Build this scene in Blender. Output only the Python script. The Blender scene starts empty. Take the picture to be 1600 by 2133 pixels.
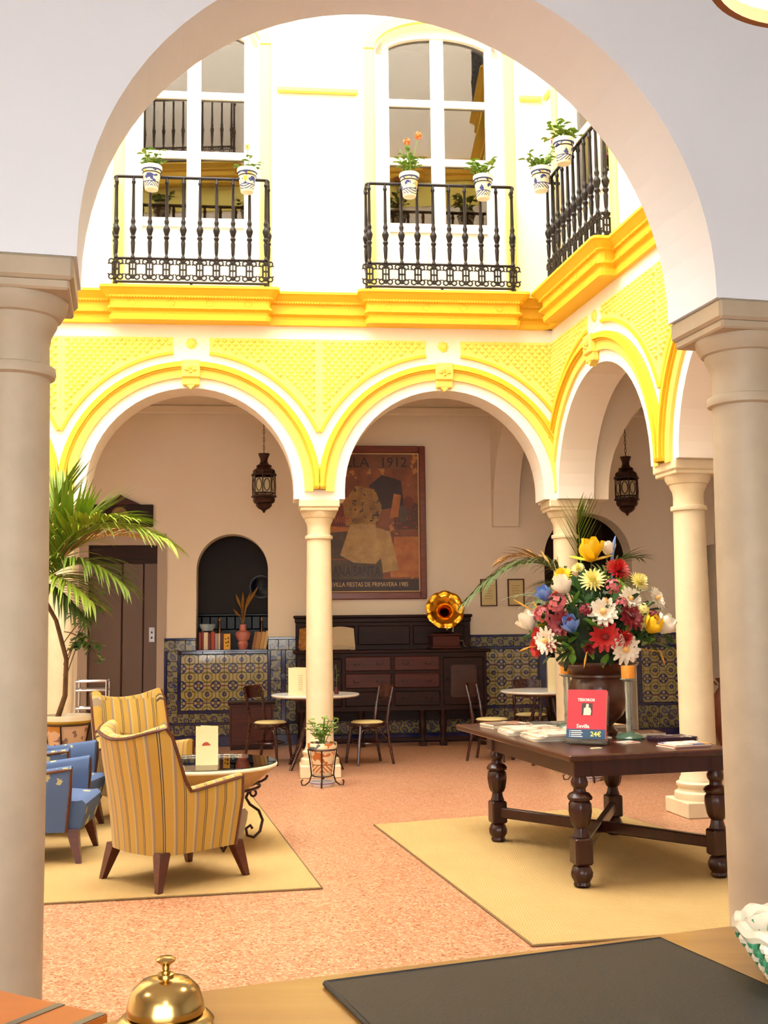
import bpy, bmesh, math, random
from math import sin, cos, pi, radians as rad, sqrt, atan2
from mathutils import Matrix, Vector
random.seed(7)
SC = bpy.context.scene
COL = SC.collection
# ------------------------------------------------------------------ camera
F_PX = 2300.0
pit, rol = rad(5.9), 0.011
fw = Vector((0, cos(pit), sin(pit))); r0 = Vector((1, 0, 0)); u0 = r0.cross(fw)
rt = cos(rol) * r0 - sin(rol) * u0; up = cos(rol) * u0 + sin(rol) * r0
cam_d = bpy.data.cameras.new('camera'); cam = bpy.data.objects.new('camera', cam_d); COL.objects.link(cam)
cam_d.sensor_fit = 'VERTICAL'; cam_d.sensor_height = 36.0; cam_d.lens = 36.0 * F_PX / 2133.0
cam_d.clip_start = 0.05; cam_d.clip_end = 200
m = Matrix((rt, up, -fw)).transposed().to_4x4(); m.translation = Vector((0, 0, 1.55)); cam.matrix_world = m
SC.camera = cam
# ------------------------------------------------------------------ sky and exposure
W = bpy.data.worlds.new('sky'); SC.world = W; W.use_nodes = True
bg = W.node_tree.nodes['Background']; bg.inputs[0].default_value = (1.0, 0.975, 0.93, 1); bg.inputs[1].default_value = 12.5
SC.view_settings.view_transform = 'Standard'; SC.view_settings.look = 'None'
SC.view_settings.exposure = 0.0; SC.view_settings.gamma = 1.0; SC.view_settings.use_curve_mapping = False
LAMP_W = 22.0

# ------------------------------------------------------------------ node helpers
def lin(c):
    return tuple((x / 255 / 12.92 if x / 255 <= .04045 else ((x / 255 + .055) / 1.055) ** 2.4) for x in c)
class X:
    "socket expression"
    def __init__(s, nt, o): s.nt = nt; s.o = o
    def m(s, op, b=0.0, c=None):
        n = s.nt.nodes.new('ShaderNodeMath'); n.operation = op; s.nt.links.new(s.o, n.inputs[0])
        for i, v in ((1, b), (2, c)):
            if v is None: continue
            if isinstance(v, X): s.nt.links.new(v.o, n.inputs[i])
            else: n.inputs[i].default_value = v
        return X(s.nt, n.outputs[0])
    def __add__(s, b): return s.m('ADD', b)
    def __sub__(s, b): return s.m('SUBTRACT', b)
    def __mul__(s, b): return s.m('MULTIPLY', b)
    def __truediv__(s, b): return s.m('DIVIDE', b)
    def lt(s, b): return s.m('LESS_THAN', b)
    def gt(s, b): return s.m('GREATER_THAN', b)
    def fr(s): return s.m('FRACT')
    def ab(s): return s.m('ABSOLUTE')
    def mn(s, b): return s.m('MINIMUM', b)
    def mx(s, b): return s.m('MAXIMUM', b)
    def sn(s): return s.m('SINE')
    def hyp(s, b): return (s * s + b * b).m('SQRT')
def colmix(nt, fac, a, b):
    n = nt.nodes.new('ShaderNodeMix'); n.data_type = 'RGBA'
    if isinstance(fac, X): nt.links.new(fac.o, n.inputs[0])
    else: n.inputs[0].default_value = fac
    for i, v in ((6, a), (7, b)):
        if isinstance(v, X): nt.links.new(v.o, n.inputs[i])
        else: n.inputs[i].default_value = (*v, 1)
    return X(nt, n.outputs[2])
def coords(nt, ref=None, kind='Object'):
    t = nt.nodes.new('ShaderNodeTexCoord')
    if ref: t.object = ref
    return t.outputs[kind]
def sep(nt, o):
    n = nt.nodes.new('ShaderNodeSeparateXYZ'); nt.links.new(o, n.inputs[0]); return [X(nt, q) for q in n.outputs]
def noise(nt, vec, scale, detail=3, rough=.55):
    n = nt.nodes.new('ShaderNodeTexNoise'); nt.links.new(vec, n.inputs['Vector']); n.inputs['Scale'].default_value = scale
    n.inputs['Detail'].default_value = detail; n.inputs['Roughness'].default_value = rough; return X(nt, n.outputs[0])
def voro(nt, vec, scale, feature='F1', out=0):
    n = nt.nodes.new('ShaderNodeTexVoronoi'); n.feature = feature; nt.links.new(vec, n.inputs['Vector']); n.inputs['Scale'].default_value = scale
    return X(nt, n.outputs[out])
def newmat(name):
    mt = bpy.data.materials.new(name); mt.use_nodes = True; nt = mt.node_tree
    return mt, nt, nt.nodes['Principled BSDF']
def setbump(nt, b, h, strength=.3, dist=.01):
    n = nt.nodes.new('ShaderNodeBump'); n.inputs['Strength'].default_value = strength; n.inputs['Distance'].default_value = dist
    nt.links.new(h.o, n.inputs['Height']); nt.links.new(n.outputs[0], b.inputs['Normal'])
MATS = {}
def M(name, col, rough=.55, metal=0., var=.0, vs=4., bump=0., bs=60., spec=.5, coat=0., col2=None, trans=0., sss=0.):
    if name in MATS: return MATS[name]
    mt, nt, b = newmat(name); c = lin(col)
    b.inputs['Base Color'].default_value = (*c, 1); b.inputs['Roughness'].default_value = rough; b.inputs['Metallic'].default_value = metal
    b.inputs['Specular IOR Level'].default_value = spec; b.inputs['Coat Weight'].default_value = coat; b.inputs['Coat Roughness'].default_value = .1
    b.inputs['Transmission Weight'].default_value = trans
    o = coords(nt)
    if var or col2:
        n = noise(nt, o, vs, 4)
        n = (n - .5) * 2.2 + .5
        n.nt.nodes[-1].use_clamp = True
        c2 = lin(col2) if col2 else tuple(x * (1 - var) for x in c)
        nt.links.new(colmix(nt, n, c, c2).o, b.inputs['Base Color'])
    if bump: setbump(nt, b, noise(nt, o, bs, 3), bump, .004)
    MATS[name] = mt; return mt
def wood(name, a, bcol, rough=.35, scale=6., axis=0, coat=0.2, spec=.5):
    if name in MATS: return MATS[name]
    mt, nt, b = newmat(name); o = coords(nt)
    mp = nt.nodes.new('ShaderNodeMapping'); nt.links.new(o, mp.inputs[0])
    s = [scale * 5] * 3; s[axis] = scale * .35; mp.inputs['Scale'].default_value = s
    n = noise(nt, mp.outputs[0], 1.0, 5, .6); n = (n - .5) * 2.4 + .5; nt.nodes[-1].use_clamp = True
    nt.links.new(colmix(nt, n, lin(a), lin(bcol)).o, b.inputs['Base Color'])
    b.inputs['Roughness'].default_value = rough; b.inputs['Coat Weight'].default_value = coat; b.inputs['Coat Roughness'].default_value = .15
    b.inputs['Specular IOR Level'].default_value = spec; setbump(nt, b, n, .08, .002); MATS[name] = mt; return mt

# ------------------------------------------------------------------ mesh builder
class MB:
    def __init__(s): s.v = []; s.f = []; s.u = None
    def add(s, vs, fs):
        k = len(s.v); s.v += [tuple(q) for q in vs]; s.f += [tuple(i + k for i in q) for q in fs]; return s
    def box(s, x0, x1, y0, y1, z0, z1):
        return s.add([(x0,y0,z0),(x1,y0,z0),(x1,y1,z0),(x0,y1,z0),(x0,y0,z1),(x1,y0,z1),(x1,y1,z1),(x0,y1,z1)],
              [(0,3,2,1),(4,5,6,7),(0,1,5,4),(1,2,6,5),(2,3,7,6),(3,0,4,7)])
    def bbox(s, x0, x1, y0, y1, z0, z1, b=.01):
        "box with chamfered edges"
        n = len(s.v); v = []
        for sx, xx in ((1, x0), (-1, x1)):
            for sy, yy in ((1, y0), (-1, y1)):
                for sz, zz in ((1, z0), (-1, z1)):
                    v += [(xx, yy + sy*b, zz + sz*b), (xx + sx*b, yy, zz + sz*b), (xx + sx*b, yy + sy*b, zz)]
        bm = bmesh.new()
        for q in v: bm.verts.new(q)
        r = bmesh.ops.convex_hull(bm, input=bm.verts)
        bm.verts.index_update(); s.v += [tuple(q.co) for q in bm.verts]
        s.f += [tuple(q.index + n for q in f.verts) for f in bm.faces]; bm.free(); return s
    def grid(s, rows, closed=False, capa=False, capb=False):
        "rows: list of equal-length point rows; closed: wrap each row"
        k = len(s.v); n = len(rows[0])
        for r in rows: s.v += [tuple(q) for q in r]
        for i in range(len(rows) - 1):
            for j in range(n if closed else n - 1):
                a = k + i*n + j; b = k + i*n + (j+1) % n
                s.f.append((a, b, b + n, a + n))
        if capa: s.f.append(tuple(k + j for j in range(n))[::-1])
        if capb: s.f.append(tuple(k + (len(rows)-1)*n + j for j in range(n)))
        return s
    def lathe(s, prof, seg=24, c=(0,0,0), lobes=0, amp=0., capa=True, capb=True, rot=0.):
        rows = []
        for r, z in prof:
            q = [(2*pi*j/seg, r*(1 + (amp*cos(lobes*2*pi*j/seg) if lobes else 0))) for j in range(seg)]
            rows.append([(c[0] + rr*cos(t+rot), c[1] + rr*sin(t+rot), c[2] + z) for t, rr in q])
        return s.grid(rows, True, capa, capb)
    def tube(s, pts, r, seg=6, closed=False, cap=True):
        pts = [Vector(p) for p in pts]; n = len(pts); rows = []
        rr = r if isinstance(r, (list, tuple)) else [r]*n
        t = (pts[1]-pts[0]).normalized(); ref = Vector((0,0,1)) if abs(t.z) < .9 else Vector((1,0,0))
        nx = t.cross(ref).normalized()
        for i, p in enumerate(pts):
            if closed: t = (pts[(i+1) % n]-pts[i-1])
            else: t = pts[min(i+1,n-1)]-pts[max(i-1,0)]
            if t.length < 1e-9: t = Vector((0,0,1))
            t.normalize(); nx = (nx - t*nx.dot(t))
            if nx.length < 1e-6: nx = t.orthogonal()
            nx.normalize(); ny = t.cross(nx)
            rows.append([p + (nx*cos(a)+ny*sin(a))*rr[i] for a in (2*pi*j/seg for j in range(seg))])
        if closed: rows.append(rows[0])
        return s.grid(rows, True, cap and not closed, cap and not closed)
    def prism(s, poly, y0, y1, axis='y'):
        "poly: list of 2D points; extruded along axis"
        n = len(poly)
        def P(p, d):
            return {'y': (p[0], d, p[1]), 'z': (p[0], p[1], d), 'x': (d, p[0], p[1])}[axis]
        vs = [P(p, y0) for p in poly] + [P(p, y1) for p in poly]
        fs = [tuple(range(n)), tuple(range(2*n-1, n-1, -1))] + [((j+1) % n, j, n+j, n+(j+1) % n) for j in range(n)]
        return s.add(vs, fs)
    def ring2d(s, xc, zc, ra, rb, y0, y1, a0=0., a1=pi, n=32, half=None, zs=None):
        "arch band in xz between radii, clipped at |x-xc|<=half; straight legs down to zs"
        def lim(r):
            return math.acos(max(-1, min(1, half / r))) if half and r > half else 0.
        la, lb = lim(ra), lim(rb); A = []; B = []
        for i in range(n + 1):
            t = i / n
            ta = la + (pi - 2*la)*t; tb = lb + (pi - 2*lb)*t
            A.append((xc + ra*cos(ta), zc + ra*sin(ta))); B.append((xc + rb*cos(tb), zc + rb*sin(tb)))
        if zs is not None:
            A = [(A[0][0], zs)] + A + [(A[-1][0], zs)]; B = [(min(B[0][0], xc + (half or 1e9)), zs)] + B + [(B[-1][0], zs)]
        rows = [[(a[0], y0, a[1]), (b[0], y0, b[1]), (b[0], y1, b[1]), (a[0], y1, a[1])] for a, b in zip(A, B)]
        return s.grid(rows, True, True, True)
    def xf(s, mat, start=0):
        for i in range(start, len(s.v)): s.v[i] = tuple(mat @ Vector(s.v[i]))
        return s
    def mesh(s, name, smooth=False, fix=True, auto=None):
        me = bpy.data.meshes.new(name); me.from_pydata(s.v, [], s.f)
        if fix:
            bm = bmesh.new(); bm.from_mesh(me); bmesh.ops.recalc_face_normals(bm, faces=bm.faces); bm.to_mesh(me); bm.free()
        if smooth: me.shade_smooth()
        if smooth and auto is None: auto = 40
        if smooth and auto: me.set_sharp_from_angle(angle=rad(auto))
        me.update(); return me
def link(name, me, mat=None, parent=None, loc=None, rz=0., rot=None):
    o = bpy.data.objects.new(name, me); COL.objects.link(o)
    if mat is not None and me is not None and not me.materials: me.materials.append(mat)
    if parent: o.parent = parent
    if loc is not None: o.location = loc
    o.rotation_euler = rot if rot is not None else (0, 0, rz)
    return o
def obj(name, mb, mat, parent=None, loc=None, rz=0., smooth=False, rot=None, fix=True, auto=None):
    return link(name, mb.mesh(name, smooth, fix, auto), mat, parent, loc, rz, rot)
def tag(o, label, cat=None, group=None, kind=None):
    o['label'] = label
    if cat: o['category'] = cat
    if group: o['group'] = group
    if kind: o['kind'] = kind
    return o
def thing(name, label, cat, loc=(0,0,0), rz=0., group=None, rot=None):
    o = bpy.data.objects.new(name, None); COL.objects.link(o); o.location = loc
    o.rotation_euler = rot if rot else (0, 0, rz); o.empty_display_size = .1
    return tag(o, label, cat, group)
def struct(name, mb, mat, loc=None, rz=0., label=None, smooth=False, auto=None):
    o = obj(name, mb, mat, None, loc, rz, smooth, auto=auto); o['kind'] = 'structure'
    if label: o['label'] = label
    return o
def stuff(o): o['kind'] = 'stuff'; return o
def dup(root, loc, rz, label=None, group=None, rot=None):
    def cp(o, par):
        c = o.copy(); COL.objects.link(c); c.parent = par
        for ch in list(KIDS.get(o.name, o.children)): cp(ch, c)
        return c
    KIDS = {}
    r = cp(root, None); r.location = loc; r.rotation_euler = rot if rot else (0, 0, rz)
    if label: r['label'] = label
    if group: r['group'] = group
    return r
def text_mb(body, size, align='CENTER', ext=.0008, bold=0.):
    cu = bpy.data.curves.new('lettering', 'FONT'); cu.body = body; cu.size = size; cu.align_x = align; cu.extrude = ext; cu.offset = bold
    cu.resolution_u = 2
    o = bpy.data.objects.new('lettering_tmp', cu); COL.objects.link(o)
    bpy.context.view_layer.update()
    me = bpy.data.meshes.new_from_object(o.evaluated_get(bpy.context.evaluated_depsgraph_get()))
    bpy.data.objects.remove(o); bpy.data.curves.remove(cu); me.name = 'lettering'; me.materials.clear(); return me
def lettering(body, size, mat, parent, loc, rot=(pi/2, 0, 0), align='CENTER', sx=1., bold=0.):
    o = link('lettering', text_mb(body, size, align, bold=bold), mat, parent, loc, rot=rot); o.scale = (sx, 1, 1); return o
def arc(xc, zc, r, a0, a1, n): return [(xc + r*cos(a0+(a1-a0)*i/n), zc + r*sin(a0+(a1-a0)*i/n)) for i in range(n+1)]
def loc2w(O, ang, x, y): return (O[0] + x*cos(ang) - y*sin(ang), O[1] + x*sin(ang) + y*cos(ang))
# ------------------------------------------------------------------ materials of the building
m_white = M('white_plaster', (250, 240, 226), .8, var=.03, vs=2, bump=.08, bs=30)
m_gallery = M('bounce_tinted_plaster', (238, 224, 202), .8, var=.04, vs=1.5, bump=.08, bs=25)  # white plaster; warm bounced light of the shaded galleries is tinted in
m_recep = M('reception_plaster', (219, 228, 238), .8, var=.03, vs=2, bump=.15, bs=40)
m_yel = M('yellow_paint', (246, 196, 46), .6, var=.05, vs=5)
m_yel2 = M('pale_yellow_paint', (250, 222, 104), .65, var=.05, vs=5)
m_pale = M('cream_yellow_paint', (250, 232, 136), .65)
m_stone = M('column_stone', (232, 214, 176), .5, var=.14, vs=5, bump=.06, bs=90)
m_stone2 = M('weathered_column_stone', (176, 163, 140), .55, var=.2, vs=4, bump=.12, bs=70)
m_iron = M('black_iron', (38, 34, 34), .38, .6)
m_brown_iron = M('brown_iron', (58, 34, 26), .4, .5)
m_joinery = M('white_joinery', (248, 244, 236), .4)
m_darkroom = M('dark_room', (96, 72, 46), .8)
def glassmat():
    mt, nt, b = newmat('window_glass'); nt.nodes.remove(b)
    tr = nt.nodes.new('ShaderNodeBsdfTransparent'); gl = nt.nodes.new('ShaderNodeBsdfGlossy'); gl.inputs['Roughness'].default_value = .01
    gl.inputs[0].default_value = (.95, .93, .9, 1); tr.inputs[0].default_value = (.8, .8, .78, 1)
    fr = nt.nodes.new('ShaderNodeFresnel'); fr.inputs[0].default_value = 1.6
    mx = nt.nodes.new('ShaderNodeMixShader'); nt.links.new(fr.outputs[0], mx.inputs[0]); nt.links.new(tr.outputs[0], mx.inputs[1]); nt.links.new(gl.outputs[0], mx.inputs[2])
    nt.links.new(mx.outputs[0], nt.nodes['Material Output'].inputs[0]); return mt
m_glass = glassmat()
def floormat():
    mt, nt, b = newmat('salmon_terrazzo'); o = coords(nt)
    n = noise(nt, o, 1.3, 4); v = voro(nt, o, 90, out=1); sp = sep(nt, v.o)[0]
    c = colmix(nt, n, lin((184, 134, 100)), lin((174, 121, 86)))
    c = colmix(nt, sp.gt(.8), c, lin((202, 158, 124))); c = colmix(nt, sp.lt(.14), c, lin((150, 92, 60)))
    n2 = voro(nt, o, 14); c = colmix(nt, n2.lt(.035), c, lin((214, 190, 164)))
    nt.links.new(c.o, b.inputs['Base Color']); b.inputs['Roughness'].default_value = .38; b.inputs['Specular IOR Level'].default_value = .45
    return mt
# ------------------------------------------------------------------ generic builders
def arch_wall(x0, x1, z0, z1, t, ops, n=28):
    "wall from y=0 to y=t with openings (xc, halfwidth, spring z, rise, bottom z)"
    mb = MB(); xs = x0
    for xc, w, zs, h, zb in sorted(ops):
        if xc - w > xs: mb.box(xs, xc - w, 0, t, z0, z1)
        rows = []
        for i in range(n + 1):
            a = pi - pi*i/n; x = xc + w*cos(a); z = zs + h*sin(a)
            rows.append([(x, 0, z), (x, 0, z1), (x, t, z1), (x, t, z)])
        mb.grid(rows, True, True, True)
        if zb > z0: mb.box(xc - w, xc + w, 0, t, z0, zb)
        xs = xc + w
    if xs < x1: mb.box(xs, x1, 0, t, z0, z1)
    return mb
def cornice(prof, x0, x1, brks, r=.05):
    mb = MB(); rows = []
    for d, z in prof:
        pts = [(x0, -d, z)]
        for b0, b1, p in brks:
            pts += [(b0 - d, -d, z), (b0 - d, -(p + d) + r, z), (b0 - d + r*.3, -(p+d) + r*.3, z), (b0 - d + r, -(p + d), z),
                    (b1 + d - r, -(p + d), z), (b1 + d - r*.3, -(p+d) + r*.3, z), (b1 + d, -(p+d) + r, z), (b1 + d, -d, z)]
        pts.append((x1, -d, z)); rows.append(pts)
    return mb.grid(rows)
COR = [(.0,4.75),(.05,4.75),(.06,4.80),(.04,4.81),(.04,4.84),(.075,4.86),(.075,4.885),(.055,4.89),(.055,4.97),(.085,4.985),(.085,5.0),(.13,5.05),(.15,5.065),(.15,5.09),(.0,5.10)]
COL_PROF = [(.0,.12),(.2,.12),(.205,.145),(.2,.18),(.175,.195),(.17,.215),(.185,.235),(.185,.255),(.16,.27),(.158,.29),(.145,.31),(.143,.5),(.142,1.2),(.137,1.8),(.128,2.46),(.128,2.475),(.146,2.482),(.150,2.50),(.146,2.518),(.126,2.525),(.124,2.60),(.13,2.64),(.15,2.68),(.152,2.70),(.165,2.705),(.185,2.74),(.19,2.77),(.19,2.785),(.0,2.785)]
def column(loc, rz, label, mat, sc=1., base=True):
    t = thing('column', label, 'column', (loc[0], loc[1], 0), rz)
    if base: obj('plinth', MB().bbox(-.21,.21,-.21,.21,0,.125,.008), mat, t)
    p = COL_PROF; i1 = 11
    if base: obj('base', MB().lathe([(r*sc, z) for r, z in p[:i1+1]], 40), mat, t, smooth=True)
    else: obj('base', MB().lathe([(0,0),(.15,0),(.15,.05),(.1435,.06),(.143,.5)], 40), mat, t, smooth=True)
    obj('shaft', MB().lathe([(r*sc, z) for r, z in p[i1:15]], 40, capa=False, capb=False), mat, t, smooth=True)
    obj('capital', MB().lathe([(r*sc, z) for r, z in p[14:]], 40), mat, t, smooth=True, auto=30)
    obj('abacus', MB().bbox(-.2,.2,-.2,.2,2.77,2.81,.008).bbox(-.215,.215,-.215,.215,2.805,2.892,.012), mat, t)
    return t
def sub(O, ang, x, y): return loc2w(O, ang, x, y)
# arcade decoration for one bay (local coords of the facade)
def bay_decor(par, xc, half, r, zc, ztop=4.61, panel=True):
    k = r / 1.075
    ra, rb, rc = r + .115, r + .205, r + .285; rs = r + .405
    obj('archivolt', MB().ring2d(xc, zc, ra, rb, -.03, .0, half=half, zs=zc-.02), m_yel2, par)
    mb = MB()
    for (q0, q1, d) in ((rb, rb+.02, .05), (rb+.02, rc-.02, .075), (rc-.02, rc, .055)): mb.ring2d(xc, zc, q0, q1, -d, 0, half=half - .002, zs=zc+.03)
    obj('archivolt_moulding', mb, m_yel, par)
    # spandrel panel with lozenge relief
    def zlow(x): return zc + sqrt(max(0., rs*rs - (x-xc)**2))
    for sgn in (-1, 1):
        rows = []; xa, xb = .19, half
        for i in range(25):
            x = xc + sgn*(xa + (xb - xa)*i/24); zl = min(zlow(x), ztop - .004)
            rows.append([(x, -.012, zl), (x, -.012, ztop), (x, 0, ztop), (x, 0, zl)])
        sp = obj('spandrel_panel', MB().grid(rows, True, True, True), m_frieze, par)
        rel = MB(); P = .078
        for i in range(-1, int(half/P)*2 + 3):
            for j in range(0, 40):
                x = xc + sgn*(xa + (i + (j % 2)*.5)*P); z = ztop - .03 - j*P*.52
                h = P*.37
                if abs(x - xc) - h < xa or abs(x - xc) + h > xb: continue
                if z - h < max(zlow(x - h*.9), zlow(x + h*.9), zlow(x)) + .02 or z + h > ztop: continue
                k2 = .45
                rel.add([(x-h,-.012,z),(x,-.012,z-h),(x+h,-.012,z),(x,-.012,z+h),(x-h*k2,-.04,z),(x,-.04,z-h*k2),(x+h*k2,-.04,z),(x,-.04,z+h*k2)],
                        [(0,1,5,4),(1,2,6,5),(2,3,7,6),(3,0,4,7),(4,5,6,7)])
        if rel.v: stuff(obj('lozenge_relief', rel, m_frieze, sp))
        # rim of the panel
        rim = []
        for i in range(25):
            x = xc + sgn*(xa + (xb - xa)*i/24); zl = zlow(x)
            if zl > ztop: continue
            dx = (x - xc)/rs; dz = (zl - zc)/rs
            rim.append([(x - dx*.03, -.0, zl - dz*.03), (x - dx*.03, -.028, zl - dz*.03), (x, -.028, zl), (x, 0, zl)])
        if len(rim) > 1: obj('panel_rim', MB().grid(rim, True, True, True), m_yel, sp)
    # rosette and keystone
    ro = MB().lathe([(.0,.0),(.058,0),(.055,.012),(.035,.02),(.03,.03),(.0,.035)], 24, lobes=8, amp=.1)
    ro.xf(Matrix.Translation((xc, 0, zc + r + .485)) @ Matrix.Rotation(pi/2, 4, 'X'))
    obj('rosette', ro, m_yel2, par, smooth=True)
    zk = zc + r
    kb = MB().bbox(xc-.095, xc+.095, -.10, 0, zk+.10, zk+.29, .012).bbox(xc-.09, xc+.09, -.075, 0, zk+.02, zk+.11, .012)
    kb.prism([(xc-.05, zk+.03), (xc, zk-.02), (xc+.05, zk+.03)], -.07, 0)
    ks = obj('keystone', kb, m_yel2, par)
    sh = MB()
    for i in range(7):
        a = pi*(i+.5)/7; c0 = Vector((xc, -.105, zk+.17))
        sh.tube([c0 + Vector((cos(a)*.02,0,sin(a)*.02)), c0 + Vector((cos(a)*.045,-.008,sin(a)*.045)), c0 + Vector((cos(a)*.07,0,sin(a)*.07))], [.006,.011,.006], 6)
    sh.lathe([(0,-.012),(.012,-.008),(.016,0),(.012,.008),(0,.012)], 10, (xc,-.108,zk+.155))
    obj('shell_ornament', sh, m_yel2, ks, smooth=True)
# ------------------------------------------------------------------ frames
A_B = math.atan(.1); O_B = (-.68, 11.58)
A_W = atan2(-1, .187); O_W = (1.855, 11.85)
A_F = atan2(.231, .973); O_F = (.145, 4.17)
fl = struct('floor', MB().box(-8.5, 8.5, -2.6, 18.5, -.2, 0), floormat(), label='salmon pink terrazzo floor of the courtyard and galleries')
# --- back arcade
ZT = 4.75
wall = struct('wall_back', arch_wall(-6.3, 2.9, 2.892, ZT, .4, [(-4.035,1.075,2.99,1.08,0),(-1.345,1.075,2.99,1.08,0),(1.345,1.075,2.99,1.08,0)]), m_white, (*O_B,0), A_B, 'white arcade wall with yellow decorated arches, courtyard rear side')
mt, nt, b = newmat('frieze_yellow'); 
_o = coords(nt); nt.links.new(colmix(nt, noise(nt, _o, 3), lin((250, 236, 132)), lin((248, 228, 108))).o, b.inputs['Base Color']); b.inputs['Roughness'].default_value = .7
m_frieze = mt
for xc in (-4.035, -1.345, 1.345): bay_decor(wall, xc, 1.343, 1.075, 2.99)
for x in (-5.38, -2.69, 0.): obj('bracket', MB().bbox(x-.03, x+.03, -.055, 0, 3.02, 3.06, .006), m_yel, wall)
def upper_wall(name, O, A, x0, x1, wins, label):
    w = struct(name, arch_wall(x0, x1, ZT, 9.35, .4, [(x, .70, 7.9, .32, 5.06) for x in wins]), m_white, (*O, 0), A, label)
    return w
upb = upper_wall('wall_back_upper', O_B, A_B, -6.3, 2.9, (-4.035, -1.345, 1.345), 'white upper storey wall above the rear arcade')
BR = .78
def add_cornice(n, O, A, x0, x1, cs, label, dz=0.):
    c = obj('trim_%d' % n, cornice(COR, x0, x1, [(x-BR, x+BR, .15) for x in cs]), m_yel, None, (*O, dz), A); c['kind'] = 'structure'; c['label'] = label
    bd = MB()
    x = x0
    def row(xa, xb, y, z, s=.03):
        k = int((xb-xa)/s)
        for i in range(k):
            q = xa + (i+.5)*s; bd.box(q-.009, q+.009, y-.012, y+.01, z-.011, z+.011)
    segs = []; cur = x0
    for q in sorted(cs): segs += [(cur, q-BR-.06, 0), (q-BR-.05, q+BR+.05, .15)]; cur = q+BR+.06
    segs.append((cur, x1, 0))
    for xa, xb, p in segs:
        row(xa, xb, -p-.075, 4.872); row(xa, xb, -p-.075, 4.985)
    stuff(obj('bead_moulding', bd, m_yel, c))
    for q in cs:
        for i in range(4):
            t = MB().tube([(q-.6+i*.4+.038*cos(a), -.15-.058, 4.93+.034*sin(a)) for a in (2*pi*j/16 for j in range(16))], .006, 5, True)
            obj('roundel', t, m_yel, c, smooth=True)
    # soffit under the balconies
    for q in cs: obj('balcony_slab', MB().box(q-BR, q+BR, -.15, .0, 4.752, 5.098), m_yel, c)
    return c
add_cornice(1, O_B, A_B, -6.3, 2.9, (-4.035, -1.345, 1.335), 'yellow moulded cornice with balcony ledges above the rear arcade')
# thin yellow string mouldings and pilaster strips on the upper storey
def upper_trim(n, O, A, wins, x0, x1, label):
    t = MB()
    prev = x0
    ends = sorted(wins)
    segs = []
    for i, w in enumerate(ends):
        segs.append((prev, w - .90)); prev = w + .90
    segs.append((prev, x1))
    for a, b2 in segs:
        if b2 - a > .1: t.bbox(a, b2, -.05, 0, 7.36, 7.42, .012)
    o = obj('trim_%d' % n, t, m_yel2, None, (*O, 0), A); o['kind'] = 'structure'; o['label'] = label
    for w in wins:
        for s in (-1, 1): obj('architrave', MB().bbox(min(w+s*.72, w+s*.84), max(w+s*.72, w+s*.84), -.04, 0, 5.10, 7.9, .012), m_pale, o)
        rows = []
        for i in range(25):
            a = pi*i/24
            rows.append([(w+.72*cos(a), -.05, 7.9+.34*sin(a)), (w+.84*cos(a), -.05, 7.9+.46*sin(a)), (w+.84*cos(a), 0, 7.9+.46*sin(a)), (w+.72*cos(a), 0, 7.9+.34*sin(a))])
        obj('window_head', MB().grid(rows, True, True, True), m_pale, o)
upper_trim(2, O_B, A_B, (-4.035, -1.345, 1.345), -6.2, 2.5, 'pale yellow mouldings and window surrounds, rear upper storey')
# --- right wing
wingw = struct('wall_right', arch_wall(-.45, 7.3, 2.892, ZT, .4, [(1.28, 1.18, 2.892, 1.18, 0), (4.18, 1.18, 2.892, 1.18, 0)]), m_white, (*O_W,0), A_W, 'white arcade wall with yellow decorated arches, right wing')
for xc in (1.28, 4.18): bay_decor(wingw, xc, 1.448, 1.18, 2.892)
obj('bracket', MB().bbox(2.70, 2.76, -.055, 0, 2.96, 3.0, .006), m_yel, wingw)
upw = upper_wall('wall_right_upper', O_W, A_W, -.45, 7.3, (1.12, 4.18), 'white upper storey wall of the right wing')
add_cornice(3, O_W, A_W, -.3, 7.3, (1.12, 4.18), 'yellow moulded cornice with balcony ledges, right wing')
upper_trim(4, O_W, A_W, (1.12, 4.18), .05, 7.2, 'pale yellow mouldings and window surrounds, right wing upper storey')
# --- front (reception) arch wall and its upper storey facing the courtyard
fwall = struct('wall_front', arch_wall(-7.2, 4.2, 2.892, 5.2, .42, [(-3.05, 1.28, 2.92, 1.28, 0), (0., 1.28, 2.92, 1.28, 0), (3.05, 1.0, 2.92, 1.0, 0)], 40), m_recep, (*O_F,0), A_F, 'plain plaster wall with wide arch between reception and courtyard')
O_F2 = loc2w(O_F, A_F, 0, .43); A_F2 = A_F + pi
fup = upper_wall('wall_front_upper', O_F2, A_F2, -4.2, 7.2, (-1.3, 2.0, 5.2), 'white upper storey wall above the reception arch')
add_cornice(5, O_F2, A_F2, -4.2, 7.2, (-1.3, 2.0, 5.2), 'yellow moulded cornice above the reception arch')
upper_trim(6, O_F2, A_F2, (-1.3, 2.0, 5.2), -3.2, 7.0, 'pale yellow mouldings above the reception arch')
# --- top storey (mirrored in the window panes)
for nm, O, A, x0, x1, cs, k, lab in (('wall_back_top', O_B, A_B, -6.3, 2.9, (), 13, 'rear'), ('wall_right_top', O_W, A_W, -.45, 7.3, (1.34, 4.18), 14, 'right'), ('wall_front_top', O_F2, A_F2, -4.2, 7.2, (-1.3, 2.0, 5.2), 15, 'front')):
    w = struct(nm, MB().box(x0, x1, 0, .4, 9.35, 12.6), m_white, (*O, 0), A, 'plain white top storey wall, %s side' % lab)
    if cs:
        add_cornice(k, O, A, x0 + .1, x1, cs, 'yellow moulded cornice of the top storey, %s side' % lab, 4.6)
        obj('frieze_band', MB().box(x0 + .1, x1, -.02, 0, -.45 + 9.35, 9.34), m_frieze, w)
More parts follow.
